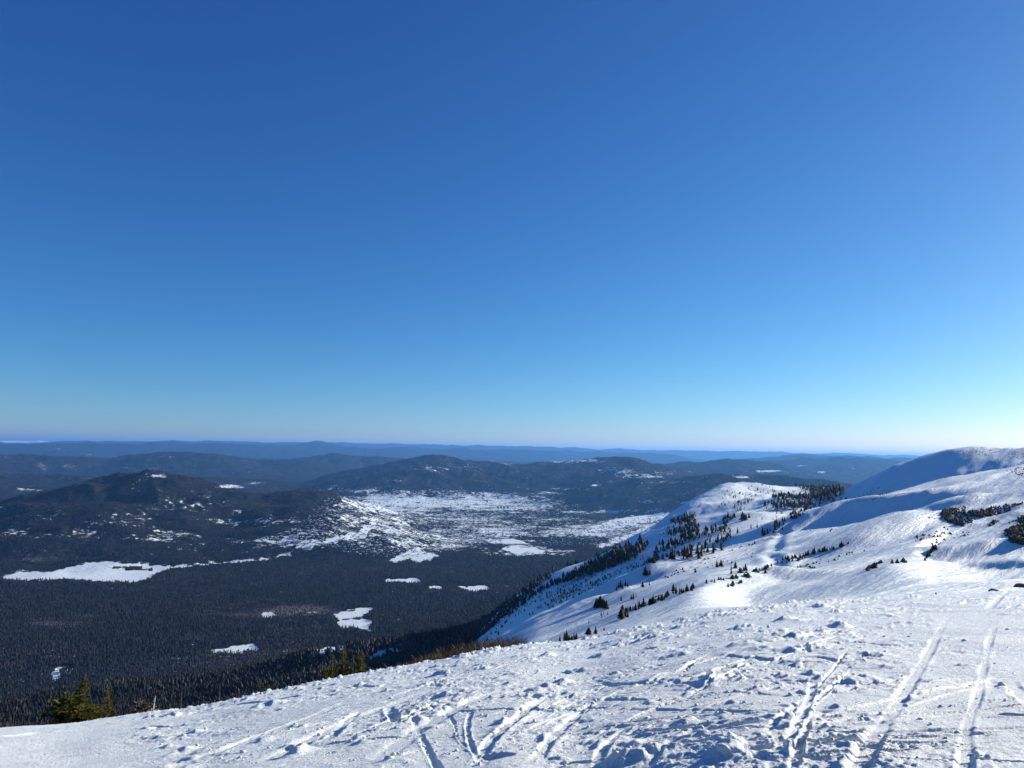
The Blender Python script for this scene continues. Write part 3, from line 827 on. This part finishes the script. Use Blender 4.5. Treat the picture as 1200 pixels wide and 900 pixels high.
def row(pts, n, h, spread, label, group, shrub=False, wide=1.0):
    L = [math.dist(pts[i], pts[i+1]) for i in range(len(pts) - 1)]
    items = []
    for k in range(n):
        s = (k + random.uniform(.1, .9)) / n * sum(L); i = 0
        while i < len(L) - 1 and s > L[i]: s -= L[i]; i += 1
        f = s / L[i]
        items.append([pts[i][0] + f * (pts[i+1][0] - pts[i][0]) + random.gauss(0, 1.0),
                      pts[i][1] + f * (pts[i+1][1] - pts[i][1]) + random.gauss(0, spread), h * random.uniform(.6, 1.25)])
    items.sort()
    top = max(range(n), key=lambda q: items[q][2] if 0 < q < n - 1 else 0)
    items[top][2] = h * 1.4
    for q, (x, y, hh) in enumerate(items):
        if q == 0: lab = 'leftmost ' + label
        elif q == n - 1: lab = 'rightmost ' + label
        elif q == top: lab = 'tallest ' + label
        elif n > 8: lab = label + (', left part', ', middle part', ', right part')[min(2, 3 * q // n)]
        else: lab = label
        tree_px(x, y, hh, lab, group, shrub=shrub, wide=wide)
# --- singled-out trees on the slope
tree_px(656, 752, 11, 'narrow dark spruce at the left end of the clump behind the snow brow', wide=1.3)
row([(661, 751), (678, 750)], 9, 13, .8, 'dark spruce in the tight clump poking up behind the snow brow', 'spruces of the tight clump at the snow brow', wide=1.5)
tree_px(690, 744, 13, 'left spruce of the dark pair just right of the brow clump', wide=1.9)
tree_px(698, 743, 14, 'right, slimmer spruce of the pair beside the brow clump', wide=1.2)
tree_px(708, 739, 6, 'tiny spruce alone right of the pair above the snow brow')
tree_px(690, 730, 5, 'tiny dark spruce alone on the shaded snow above the brow clump')
row([(726, 726), (735, 722)], 5, 13, 2.0, 'tall dark spruce in the clump at the foot of the climbing tree row', 'clump at the foot of the climbing row', wide=1.4)
row([(728, 716), (745, 715), (762, 708), (785, 700)], 20, 11, 1.0, 'dark spruce in the thick row climbing the middle snow slope', 'thick spruce row climbing the middle slope', wide=1.4)
row([(788, 697), (800, 694), (814, 690)], 13, 9, 1.0, 'bushy dark spruce in the upper end clump of the climbing row', 'upper end clump of the climbing row', wide=1.6)
tree_px(789, 693, 13, 'pointed spruce rising above the upper end clump of the climbing row')
row([(697, 711), (712, 712)], 8, 14, .9, 'olive dark spruce in the bunch standing open on the lower slope', 'bunch of spruces open on the lower slope', wide=1.5)
row([(703, 722), (712, 719)], 4, 6, 1, 'small spruce in the short string below the open bunch', 'short string below the open bunch')
row([(722, 690), (737, 687)], 8, 8, 1, 'small dark spruce in the short picket line on the blue slope', 'short picket line on the blue slope')
row([(753, 675), (762, 672)], 4, 10, .6, 'slim dark spruce in the small stand high on the blue slope', 'small stand high on the blue slope', wide=1.2)
tree_px(753, 688, 9, 'stout lone spruce below the small stand on the blue slope', wide=1.8)
tree_px(761, 686, 6, 'thin small spruce just right of the stout lone one')
tree_px(728, 704, 8, 'slim spruce alone between the open bunch and the climbing row')
row([(740, 702), (747, 700)], 3, 8, .5, 'slim spruce in the trio above the climbing row', 'trio above the climbing row')
tree_px(815, 671, 8, 'small cone-shaped spruce alone left of the paired spruces', wide=1.5)
tree_px(828, 684, 8, 'small upright spruce alone below the paired spruces')
tree_px(840, 665, 12, 'left, narrower spruce of the pair on the open slope', wide=1.2)
tree_px(845, 664, 11, 'right, fuller spruce of the pair on the open slope', wide=1.9)
tree_px(857, 673, 16, 'tallest slim spruce standing lowest of the loose group on the open slope', wide=.9)
tree_px(862, 666, 11, 'full spruce topmost in the loose group on the open slope', wide=1.5)
tree_px(867, 671, 9, 'left of the three close spruces at the right of the loose group', wide=1.4)
tree_px(871, 669, 8, 'middle, shortest of the three close spruces on the open slope', wide=1.3)
tree_px(874, 669, 12, 'right, tallest of the three close spruces on the open slope', wide=1.2)
row([(918, 656), (940, 653), (952, 649), (978, 643)], 30, 6.5, .6, 'low dark spruce in the dense hedge-like line along the snow ridge', 'hedge-like spruce line along the snow ridge', wide=1.5)
row([(983, 641), (989, 640)], 4, 5, .5, 'small spruce in the cluster past the end of the hedge-like line', 'cluster past the hedge-like line', wide=1.6)
tree_px(994, 637, 3.5, 'last tiny shrub at the far right end of the ridge line', shrub=True)
row([(888, 669), (905, 663)], 9, 4.5, .5, 'low dark shrub in the dotted run left of the hedge-like line', 'dotted run left of the hedge-like line', shrub=True)
row([(910, 661), (945, 654)], 12, 3.5, .7, 'tiny dark shrub half buried along the snow below the hedge-like line', 'tiny half-buried shrubs below the line', shrub=True)
row([(832, 683), (850, 679)], 10, 4, .8, 'low grey-brown shrub half buried near the lone upright spruce', 'half-buried shrubs near the upright spruce', shrub=True)
row([(852, 687), (870, 683)], 8, 5, .8, 'dark shrub in the loose patch below the loose spruce group', 'loose shrub patch below the spruces', shrub=True)
row([(875, 640), (887, 636)], 6, 3, .4, 'tiny dark shrub on the faint wind lip left of the ski track', 'tiny shrubs on the wind lip', shrub=True)
tree_px(1097, 701, 8, 'round dark shrub on the brow below the blue hollow', shrub=True, wide=.8, name='dwarf_shrub', cat='shrub')
row([(1083, 655), (1096, 642)], 12, 4.5, 1.2, 'dark shrub in the short patch above the blue hollow', 'short shrub patch above the blue hollow', shrub=True)
# --- trees on the blue-shaded spur
tree_px(750, 634, 12, 'lone spreading spruce on the blue shaded snow face', wide=1.8)
tree_px(732, 648, 10, 'dark spruce at the lower edge of the blue snow face', wide=1.8)
tree_px(835, 625, 9, 'lone conical spruce on the blue spur right of the tree column', wide=1.9)
row([(846, 612), (852, 610), (860, 607)], 9, 8, 2, 'dark spruce in the ragged group on the blue spur', 'ragged group on the blue spur', wide=1.4)
row([(868, 610), (878, 608)], 8, 10, 1, 'tall dark spruce in the square clump high on the blue spur', 'square clump high on the blue spur', wide=1.4)
row([(798, 610), (806, 612), (808, 622), (811, 629)], 20, 8, 2.0, 'dark spruce in the thick column running down the blue spur', 'thick tree column down the blue spur', wide=1.6)
row([(772, 635), (782, 645), (765, 652)], 12, 8, 3, 'dark spruce in the scattered group below the tree column', 'scattered group below the tree column', wide=1.4)
row([(762, 661), (768, 657), (772, 654)], 9, 12, 1.5, 'large dark spruce in the heavy clump on the spur crest', 'heavy clump on the spur crest', wide=1.7)
row([(804, 646), (812, 644)], 6, 7, .5, 'small dark spruce in the short block on the spur crest', 'short block on the spur crest', wide=1.3)

# --- joined stands too many to count
def joined(name, placed, label, cat, mats, arrs):
    Vs, Fs, off = [], [], 0
    for (x, y, z, h, w) in placed:
        cv, cf = arrs[random.randrange(len(arrs))]
        a = random.uniform(0, 6.28); c_, s_ = math.cos(a), math.sin(a)
        v = cv * np.array([h * w, h * w, h]); v = np.stack([v[:, 0] * c_ - v[:, 1] * s_, v[:, 0] * s_ + v[:, 1] * c_, v[:, 2]], 1)
        Vs.append(v + np.array([x, y, z])); Fs.append(cf + off); off += len(cv)
    link(name, new_mesh(name, np.concatenate(Vs), np.concatenate(Fs), mats), kind='stuff', label=label, category=cat)
LOWARR = [spruce_arrays(500 + i, 1, .2 + .03 * i, 4, 3, .04)[0] for i in range(4)]
BUSHARR = [spruce_arrays(600 + i, 1, .5 + .05 * i, 2, 4, .02)[0] for i in range(4)]
def scatter(poly_list, n, hr, thr=None, rmin=100, rmax=3300):
    out = []
    for p, cnt in zip(poly_list, n):
        xs = [q[0] for q in p]; ys = [q[1] for q in p]; k = 0; tries = 0
        while k < cnt and tries < cnt * 12:
            tries += 1
            x = random.uniform(min(xs), max(xs)); y = random.uniform(min(ys), max(ys))
            if not in_poly(np.array(x), np.array(y), p): continue
            q = col_find(x, y, NEARZ, rmin, rmax)
            if q is None: continue
            nz = float(fbm(np.array(q[0] * ca + q[1] * sa) / 130, np.array(-q[0] * sa + q[1] * ca) / 40, 3, 333))
            if thr is not None and nz < thr: continue
            out.append((*q, random.uniform(*hr), random.uniform(.8, 1.4))); k += 1
    return out
pl = scatter(BELT, [560, 380, 50, 60, 40, 40, 130], (2.4, 5.2), -0.1, 430)
pl += scatter([[(850, 575), (925, 556), (990, 573), (1000, 588), (880, 600), (840, 600)]], [170], (4, 8), 0.05, 1300)
pl += scatter([[(660, 700), (860, 615), (985, 575), (985, 600), (860, 640), (700, 700)]], [160], (3, 7), 0.1, 430)
joined('spur_spruce_wood', pl, 'dark spruce belts covering the far snowy spur', 'wood', [M_SPRUCE], LOWARR)
BAND = [[(1105, 600), (1118, 596), (1124, 598), (1113, 603), (1116, 609), (1130, 613), (1128, 617), (1112, 613), (1104, 606)], [(1135, 600), (1150, 597), (1166, 602), (1160, 607), (1142, 606)], [(1160, 590), (1180, 587), (1176, 592)],
        [(1170, 618), (1182, 616), (1200, 624), (1200, 632), (1184, 626)], [(1183, 628), (1200, 634), (1200, 640), (1184, 635)]]
sc = scatter(SCRUB, [2200, 900, 90, 90, 14, 40], (.5, 1.5), -0.02, 60, 2400)
sc += scatter(BAND, [230, 170, 70, 120, 60], (.8, 2.0), -0.05, 60, 2400)
sc += scatter([[(860, 690), (1000, 640), (1100, 600), (1200, 575), (1200, 688), (1000, 696)], [(600, 750), (700, 700), (870, 640), (985, 600), (980, 650), (870, 704), (700, 748)]], [200, 260], (.4, 1.1), 0.12, 260, 1400)
joined('dwarf_scrub', sc, 'dark dwarf pine scrub and stones poking through the plateau snow', 'scrub', [M_ROCK], BUSHARR)

# bare brown thicket just behind the brow
def twigs(n, h, seed, spread=.5):
    g = random.Random(seed); V, F = [], []
    for _ in range(n):
        bx, by = g.gauss(0, .12), g.gauss(0, .12); a = g.uniform(0, 6.28); l = g.uniform(.5, 1); s = g.uniform(.05, spread)
        tx, ty, tz = bx + s * math.cos(a) * l, by + s * math.sin(a) * l, l
        w = .012; c = len(V)
        V += [(bx - w, by, 0), (bx + w, by, 0), (tx, ty, tz), ((bx + tx) / 2, (by + ty) / 2 + w, tz / 2)]
        F += [(c, c + 1, c + 2), (c, c + 3, c + 2)]
        for q in range(3):
            f = g.uniform(.4, .9); a2 = a + g.uniform(-1.5, 1.5); m_ = (bx + (tx - bx) * f, by + (ty - by) * f, tz * f); c = len(V)
            V += [(m_[0], m_[1], m_[2] - .01), (m_[0], m_[1], m_[2] + .012), (m_[0] + .22 * math.cos(a2), m_[1] + .22 * math.sin(a2), m_[2] + .16)]
            F += [(c, c + 1, c + 2)]
    return np.array(V) * h, F
TW = []
for i in range(4):
    v, f = twigs(14, 1, 900 + i, .22); TW.append((v, np.array(f)))
thick = []
for _ in range(1500):
    if random.random() < .6: x = random.triangular(430, 625, 540); k = smooth(430, 560, x) * smooth(640, 600, x)
    elif random.random() < .5: x = random.uniform(-60, 160); k = smooth(150, 20, x)
    else: x = random.uniform(-60, 640); k = .25
    t, e = px_te(float(x), 760.0)
    rb_, _ = brow(np.array([t])); r = rb_[0] * random.uniform(1.9, 3.4) if x > 420 else rb_[0] * random.uniform(1.6, 2.6)
    z = ground_at(t, r)
    b_r, b_e = brow(np.array([t])); need = r * b_e[0] - z   # hidden height under the sight line
    vis_px = (3 + 13 * float(k)) * random.uniform(.3, 1.0) if x > 420 else (1 + 12 * float(k)) * random.uniform(.3, 1.0)
    h = need + vis_px * r / FPX
    if h < (4 if x < 420 else 9): thick.append((r * math.sin(t), r * math.cos(t), z, h, random.uniform(.5, .9)))
joined('bare_thicket', thick, 'bare brown birch thicket along the far edge of the snow brow', 'thicket', [M_TWIG], TW)

# --- foreground trees behind the brow, with real boughs
def bough_tree(name, px, r, toppx, width_px, label, seed, mat_=M_NEEDLE, boughs=60, flag=0.0, cat='tree', bushy=False, dead=False):
    g = random.Random(seed)
    t, e = px_te(float(px), float(toppx))
    x, y = r * math.sin(t), r * math.cos(t); z = ground_at(t, r); top = r * e
    boughs = int(boughs * 1.7); width_px *= 1.25
    H = max(top - z, .6); W = width_px * r / FPX / 2
    root = bpy.data.objects.new(name, None); C.objects.link(root); root.location = (x, y, z - .05)
    root['label'] = label; root['category'] = cat
    lean = flag * W * .4
    V, F = [], []
    n = 6
    for k in range(5):
        f = k / 4; rad = .045 * H * .6 * (1 - f * .9) + .01
        for j in range(n): V.append((lean * f * f + rad * math.cos(j / n * 6.283), rad * math.sin(j / n * 6.283), H * .97 * f))
    for k in range(4):
        for j in range(n): F.append((k * n + j, k * n + (j + 1) % n, (k + 1) * n + (j + 1) % n, (k + 1) * n + j))
    link('trunk', new_mesh('trunk', V, F, [M_FROST if dead else M_BARK]), root)
    V, F, MI = [], [], []
    def quad(p, d, w_, l, m=0):
        d = d / np.linalg.norm(d); side = np.cross(d, [g.gauss(0, 1), g.gauss(0, 1), g.gauss(0, 1)]); side /= np.linalg.norm(side) + 1e-9
        c = len(V); q = p + d * l
        V.extend([tuple(p - side * w_ * .35), tuple(p + side * w_ * .35), tuple((p + q) / 2 + side * w_), tuple(q), tuple((p + q) / 2 - side * w_)])
        F.append((c, c + 1, c + 2, c + 3, c + 4)); MI.append(m)
    for b in range(boughs):
        f = (b + g.random()) / boughs
        f = .05 + .93 * f ** (1.15 if not bushy else .9)
        a = g.uniform(0, 6.283)
        L = W * ((1 - f) ** 1.05 if not bushy else (1 - f ** 3) ** .5) * g.uniform(.55, 1.15) + .06 * W
        if flag: L *= 1 - .5 * max(0, -math.cos(a) * flag)
        base_ = np.array([lean * f * f, 0, H * .97 * f]); rise = g.uniform(-.15, .35) + f * .55
        dirv = np.array([math.cos(a), math.sin(a), rise]); nseg = max(4, int(10 * L / W) + 2); boughs_ = boughs
        if dead:
            quad(base_, dirv, .02, L * 1.1); 
            for s in range(3): quad(base_ + dirv * L * g.uniform(.3, .9), dirv + np.array([g.gauss(0, .6), g.gauss(0, .6), g.gauss(0, .5)]), .012, L * .4)
            continue
        for s in range(nseg):
            q = (s + .5) / nseg; p = base_ + dirv * L * q + np.array([0, 0, -.18 * L * q * q])
            tw = L * (.34 - .16 * q) + .05 * W
            for sd in (-1, 1, 0):
                dv = dirv * .8 + sd * np.array([-math.sin(a), math.cos(a), 0]) * .9 + np.array([g.gauss(0, .2), g.gauss(0, .2), g.gauss(0.15, .25)])
                quad(p, dv, tw * .2, tw * g.uniform(.6, 1.2))
    link('branch' if dead else 'crown', new_mesh('crown', V, F, [M_FROST if dead else mat_]), root)
    return root
bough_tree('spruce_tree', 94, 46, 789, 38, 'biggest yellow-green spruce standing behind the snow edge at lower left', 1, boughs=120, flag=.5)
bough_tree('spruce_tree', 80, 48, 816, 34, 'dark bushy spruce pressed against the left side of the biggest spruce', 2, boughs=80, bushy=True)
bough_tree('spruce_tree', 110, 47, 824, 22, 'short bushy spruce filling the right flank of the biggest spruce', 3, boughs=70, bushy=True)
bough_tree('spruce_tree', 132, 45, 798, 24, 'narrow yellow-green spruce right of the biggest one, boughs swept to one side', 4, boughs=64, flag=-.9)
bough_tree('spruce_tree', 122, 50, 830, 14, 'low dark spruce tucked between the biggest spruce and its narrow neighbour', 5, boughs=40, bushy=True)
bough_tree('dead_tree', 180, 45, 813, 18, 'small bare whitened dead tree leaning behind the snow edge', 6, boughs=16, dead=True, flag=.5)
bough_tree('dwarf_shrub', 165, 45, 820, 24, 'low sparse shrub left of the whitened dead tree', 7, boughs=24, bushy=True, cat='shrub', mat_=M_TWIG)
bough_tree('spruce_tree', 213, 50, 807, 11, 'thin small spruce in the gap right of the whitened dead tree', 8, boughs=26)
bough_tree('spruce_tree', 258, 52, 798, 8, 'faint wispy sapling midway between two small spruces', 9, boughs=18)
bough_tree('spruce_tree', 305, 50, 792, 18, 'small olive spruce left of the sunlit group, rooted behind the snow edge', 10, boughs=46)
bough_tree('dwarf_shrub', 316, 50, 800, 12, 'small dark bush touching the small olive spruce', 11, boughs=24, bushy=True, cat='shrub')
bough_tree('spruce_tree', 403, 52, 755, 26, 'tallest sunlit yellow-green spruce of the group on the brow', 12, boughs=80)
bough_tree('spruce_tree', 390, 53, 764, 26, 'left sunlit spruce of the group on the brow', 13, boughs=60)
bough_tree('spruce_tree', 414, 53, 765, 22, 'dark spruce behind the sunlit pair on the brow', 14, boughs=44)
bough_tree('spruce_tree', 424, 52, 759, 24, 'right sunlit spruce with patchy snow in the group on the brow', 15, boughs=60)
bough_tree('spruce_tree', 381, 55, 778, 14, 'low dark spruce at the left foot of the brow group', 16, boughs=40, bushy=True)

# stones and one half-buried drift ring near the right brow
def boulder(px, py, s, label, seed):
    p = col_find(px, py, NEARZ)
    if p is None: return
    g = np.random.default_rng(seed)
    v = IV * g.uniform(.7, 1.25, (12, 1)) * np.array([1.4, 1, .6]) * s
    # one subdivision for a less regular outline
    V = list(map(tuple, v)); F = []; cache = {}
    def mid(a, b):
        k = (min(a, b), max(a, b))
        if k not in cache:
            m = (np.array(V[a]) + np.array(V[b])) / 2 * g.uniform(.95, 1.2); cache[k] = len(V); V.append(tuple(m))
        return cache[k]
    for a, b, c in IF:
        ab, bc, ca_ = mid(a, b), mid(b, c), mid(c, a); F += [(a, ab, ca_), (b, bc, ab), (c, ca_, bc), (ab, bc, ca_)]
    o = link('boulder', new_mesh('boulder', V, F, [M_ROCK]), label=label, category='rock'); o.location = (p[0], p[1], p[2] + s * .1)
boulder(1198, 688, 1.0, 'dark rock at the right end of the snow brow', 1)
boulder(1164, 694, .7, 'small dark stone half buried near the right end of the brow', 2)
# ------------------------------------------------------------------ valley forest (countless): instanced spruces and birches
def gn_forest(name, P, S, ROT, material, label, shape):
    me = bpy.data.meshes.new(name); me.vertices.add(len(P)); me.vertices.foreach_set('co', np.asarray(P, np.float32).ravel())
    a = me.attributes.new('size', 'FLOAT', 'POINT'); a.data.foreach_set('value', np.asarray(S, np.float32))
    a = me.attributes.new('turn', 'FLOAT', 'POINT'); a.data.foreach_set('value', np.asarray(ROT, np.float32))
    me.materials.append(material)
    o = link(name, me, kind='stuff', label=label, category='forest')
    ng = bpy.data.node_groups.new(name, 'GeometryNodeTree')
    ng.interface.new_socket('Geometry', in_out='INPUT', socket_type='NodeSocketGeometry')
    ng.interface.new_socket('Geometry', in_out='OUTPUT', socket_type='NodeSocketGeometry')
    n, l = ng.nodes, ng.links
    gi = n.new('NodeGroupInput'); go = n.new('NodeGroupOutput')
    jn = n.new('GeometryNodeJoinGeometry')
    for (rb_, rt_, d_, z_) in shape:
        c = n.new('GeometryNodeMeshCone'); c.fill_type = 'NONE'
        c.inputs['Vertices'].default_value = 5; c.inputs['Radius Top'].default_value = rt_; c.inputs['Radius Bottom'].default_value = rb_; c.inputs['Depth'].default_value = d_
        tr = n.new('GeometryNodeTransform'); tr.inputs['Translation'].default_value = (0, 0, z_)
        l.new(c.outputs[0], tr.inputs[0]); l.new(tr.outputs[0], jn.inputs[0])
    sm = n.new('GeometryNodeSetMaterial'); sm.inputs['Material'].default_value = material
    l.new(jn.outputs[0], sm.inputs[0])
    ip = n.new('GeometryNodeInstanceOnPoints')
    l.new(gi.outputs[0], ip.inputs['Points']); l.new(sm.outputs[0], ip.inputs['Instance'])
    na = n.new('GeometryNodeInputNamedAttribute'); na.data_type = 'FLOAT'; na.inputs[0].default_value = 'size'
    nb = n.new('GeometryNodeInputNamedAttribute'); nb.data_type = 'FLOAT'; nb.inputs[0].default_value = 'turn'
    cx = n.new('ShaderNodeCombineXYZ')
    l.new(nb.outputs[0], cx.inputs[2]); l.new(cx.outputs[0], ip.inputs['Rotation']); l.new(na.outputs[0], ip.inputs['Scale'])
    l.new(ip.outputs[0], go.inputs[0])
    mod = o.modifiers.new('forest', 'NODES'); mod.node_group = ng
    return o
def sample_ground(T, r):
    """height and masks at many (azimuth, distance)"""
    near = r < 3400
    z = np.zeros_like(r); sn = np.zeros_like(r); fo = np.zeros_like(r)
    ci = np.interp(T, TH, np.arange(len(TH))); i0 = np.clip(ci.astype(int), 0, len(TH) - 2); w = ci - i0
    Rz = R0[i0] * (1 - w) + R0[i0 + 1] * w
    u = np.clip(np.log(r / Rz) / np.log(R1 / Rz), 0, 1) ** (1 / .93) * (NR_N - 1); j0 = np.clip(u.astype(int), 0, NR_N - 2); v = u - j0
    def bil(A): return (A[j0, i0] * (1 - w) + A[j0, i0 + 1] * w) * (1 - v) + (A[j0 + 1, i0] * (1 - w) + A[j0 + 1, i0 + 1] * w) * v
    zn = bil(NEARZ); sn_n = bil(hardn.astype(float)) * 2; fo_n = bil(forest)
    cf = np.interp(T, TF, np.arange(len(TF))); k0 = np.clip(cf.astype(int), 0, len(TF) - 2); wf = cf - k0
    uf = np.clip(np.log(r / 3400) / math.log(115000 / 3400), 0, 1) * (NR_F - 1); l0 = np.clip(uf.astype(int), 0, NR_F - 2); vf = uf - l0
    def bf(A): return (A[l0, k0] * (1 - wf) + A[l0, k0 + 1] * wf) * (1 - vf) + (A[l0 + 1, k0] * (1 - wf) + A[l0 + 1, k0 + 1] * wf) * vf
    zf = bf(ZF); sf = bf(snow); bb = bf(bare)
    return np.where(near, zn, zf), np.where(near, sn_n, sf), np.where(near, fo_n, 1.0), np.where(near, 0.0, bb)
NTREE = 330000
T_ = rng.uniform(R(-39), R(39), NTREE)
r_ = np.sqrt(rng.uniform(0, 1, NTREE)) 
r_ = 1300 + (9800 - 1300) * rng.uniform(0, 1, NTREE) ** 1.15
z_, sn_, fo_, ba_ = sample_ground(T_, r_)
X_ = r_ * np.sin(T_); Y_ = r_ * np.cos(T_)
cl = fbm(X_ / 170, Y_ / 170, 3, 401); cl2 = fbm(X_ / 700, Y_ / 700, 3, 411)
keep = (sn_ < 0.28 + 0.35 * cl) & (rng.uniform(0, 1, NTREE) > 1.2 * (ba_ - .25)) & (rng.uniform(0, 1, NTREE) < np.clip(fo_ * 1.3, 0, 1))
big_s = np.where(r_ > 6500, 1.5, 1.0)
bir = keep & ((cl2 + 0.5 * cl + 1.1 * ba_ + rng.normal(0, .25, NTREE)) > 0.22)
spr = keep & ~bir
P_ = np.stack([X_, Y_, z_ - .5], 1)
tall = rng.uniform(.6, 1.25, NTREE) * (1 + .2 * cl)
gn_forest('valley_spruce_forest', P_[spr], (tall * 15 * (0.55 + .45 * smooth(-300, -700, z_)))[spr], rng.uniform(0, 6.28, spr.sum()), M_VALLEY, 'dark spruce forest filling the valley below the mountain',
          [(.24, .05, .5, .32), (.17, .0, .55, .72)])
gn_forest('valley_birch_forest', P_[bir], (tall * 12)[bir], rng.uniform(0, 6.28, bir.sum()), M_BIRCH, 'leafless grey-brown birches mixed through the valley forest',
          [(.05, .24, .45, .35), (.24, .03, .45, .8)])

# ------------------------------------------------------------------ the town far below
def wall_mat(name, c):
    m, n, l, b = mat(name)
    g = n.new('ShaderNodeNewGeometry').outputs['Position']
    t = noise_node(n, l, .2, 3, .6, g)
    l.new(mix_col(n, l, t.outputs[0], tuple(v * .85 for v in c), tuple(min(1, v * 1.1) for v in c)), b.inputs['Base Color']); b.inputs['Roughness'].default_value = .8
    return m
M_PANEL = wall_mat('panel_block_wall', (.33, .30, .30)); M_ROOFSNOW = wall_mat('snowy_roof', (.8, .83, .86)); M_PANE = wall_mat('window_pane', (.05, .06, .08)); M_WOOD = wall_mat('house_wall', (.24, .20, .18))
def box(V, F, x0, x1, y0, y1, z0, z1):
    c = len(V); V += [(x, y, z) for z in (z0, z1) for y in (y0, y1) for x in (x0, x1)]
    F += [(c, c+2, c+3, c+1), (c+4, c+5, c+7, c+6), (c, c+1, c+5, c+4), (c+2, c+6, c+7, c+3), (c, c+4, c+6, c+2), (c+1, c+3, c+7, c+5)]
def block_parts(L, Dp, H):
    V, F = [], []; box(V, F, -L/2, L/2, -Dp/2, Dp/2, 0, H); w = new_mesh('wall', V, F, [M_PANEL])
    V, F = [], []; box(V, F, -L/2-.4, L/2+.4, -Dp/2-.4, Dp/2+.4, H, H+1.2); r = new_mesh('roof', V, F, [M_ROOFSNOW])
    V, F = [], []
    fl = int(H // 3)
    for k in range(fl):
        for j in range(int(L // 4)):
            x = -L/2 + 1.6 + j * 4
            for s in (-1, 1): box(V, F, x, x + 1.8, s * Dp/2 - .12, s * Dp/2 + .12, 1 + 3 * k, 2.5 + 3 * k)
    g = new_mesh('window_rows', V, F, [M_PANE])
    return w, r, g
B_T = block_parts(24, 16, 34); B_L = block_parts(70, 13, 16)
def town_pt(px, py):
    t, e = px_te(float(px), float(py))
    ci = int(np.argmin(np.abs(TF - t))); g = ZF[:, ci] / RF - e
    j = np.where((g >= 0) & (RF > 3400))[0]
    if len(j) == 0: return None
    r = RF[j[0]]; return (r * math.sin(t), r * math.cos(t), ZF[j[0], ci])
def town_block(px, py, parts, label, rz, group=None):
    p = town_pt(px, py)
    if p is None: return
    e = bpy.data.objects.new('apartment_block', None); C.objects.link(e); e.location = (p[0], p[1], p[2] - 1); e.rotation_euler.z = rz
    e['label'] = label; e['category'] = 'building'
    if group: e['group'] = group
    link('wall', parts[0], e); link('roof', parts[1], e); link('window_rows', parts[2], e, kind='stuff')
town_block(571, 589, B_T, 'lone dark tower block standing on the upper snowfield of the town', .2)
for x in (583.5, 587, 590.5, 595): town_block(x, 596, B_T, 'tower block in the close row right of the lone tower', .3, 'row of tower blocks in the town')
for x, y, w_ in ((543, 585, 'upper edge of the town snowfield, left of the lone tower'), (556, 600, 'town centre, just below the lone tower'), (520, 601, 'middle of the town, left of the tower row'), (610, 598, 'right of the tower row'),
             (500, 606, 'lower left of the town centre'), (530, 612, 'bottom edge of the town, below its centre'), (475, 600, 'left half of the far town'), (455, 594, 'far left end of the town snowfield'),
             (572, 606, 'below the row of towers'), (620, 603, 'last block before the dark wood on the right'), (548, 594, 'between the upper edge and the town centre'), (490, 590, 'upper left of the town snowfield')):
    town_block(x, y, B_L, 'long low pale apartment block, ' + w_, random.uniform(-.5, .5), 'long low blocks in the town')
# small houses, too many to count
Vs, Fs, MI = [], [], []
TOWN = [[(380, 585), (520, 575), (650, 580), (690, 600), (640, 625), (560, 640), (470, 655), (330, 640)], [(640, 640), (650, 625), (740, 608), (800, 600), (800, 612), (720, 640)]]
cnt = 0
for _ in range(9000):
    poly = TOWN[0] if random.random() < .75 else TOWN[1]
    xs = [q[0] for q in poly]; ys = [q[1] for q in poly]; x = random.uniform(min(xs), max(xs)); y = random.uniform(min(ys), max(ys))
    if not in_poly(np.array(x), np.array(y), poly): continue
    p = town_pt(x, y)
    if p is None: continue
    w, d, h = random.uniform(5, 9), random.uniform(4, 7), random.uniform(3, 6); c = len(Vs)
    a = random.uniform(-.6, .6); ca2, sa2 = math.cos(a), math.sin(a)
    pts = [(-w, -d, 0), (w, -d, 0), (w, d, 0), (-w, d, 0), (-w, -d, h), (w, -d, h), (w, d, h), (-w, d, h), (-w, 0, h + 3), (w, 0, h + 3)]
    jx_, jy_ = random.uniform(-30, 30), random.uniform(-30, 30)
    Vs += [(p[0] + jx_ + q[0] * ca2 - q[1] * sa2, p[1] + jy_ + q[0] * sa2 + q[1] * ca2, p[2] + q[2] - .5) for q in pts]
    Fs += [(c, c+1, c+5, c+4), (c+2, c+3, c+7, c+6), (c+1, c+2, c+6, c+5), (c+3, c, c+4, c+7), (c+4, c+5, c+9, c+8), (c+6, c+7, c+8, c+9), (c+5, c+6, c+9), (c+7, c+4, c+8)]
    MI += [0, 0, 0, 0, 1, 1, 0, 0]; cnt += 1
    if cnt > 3200: break
link('town_houses', new_mesh('town_houses', Vs, Fs, [M_WOOD, M_ROOFSNOW], mat_idx=MI), kind='stuff', label='snow-roofed small houses spread over the far valley town', category='houses')

# ------------------------------------------------------------------ haze
zt = max(float(NEARZ.max()), float(ZF.max()), 2.0) + 12.0
hz, F = [], []
box(hz, F, -121000, 121000, -121000, 121000, min(float(ZF.min()), float(NEARZ.min())) - 2.0, zt)
hm = bpy.data.materials.new('haze'); hm.use_nodes = True
hn = hm.node_tree.nodes; hn.clear()
ho = hn.new('ShaderNodeOutputMaterial'); pv = hn.new('ShaderNodeVolumePrincipled')
pv.inputs['Color'].default_value = (0.17, 0.46, 1.0, 1)
pv.inputs['Density'].default_value = 1.6e-5
pv.inputs['Anisotropy'].default_value = 0.3
hm.node_tree.links.new(pv.outputs[0], ho.inputs['Volume'])
hm.cycles.homogeneous_volume = True
link('haze', new_mesh('haze', hz, F, [hm]), kind='stuff', label='thin blue haze lying over the whole valley', category='haze')
scene.cycles.volume_bounces = 1
print('trees', tree_no, 'spruce', int(spr.sum()), 'birch', int(bir.sum()), 'houses', cnt, 'haze top', zt)
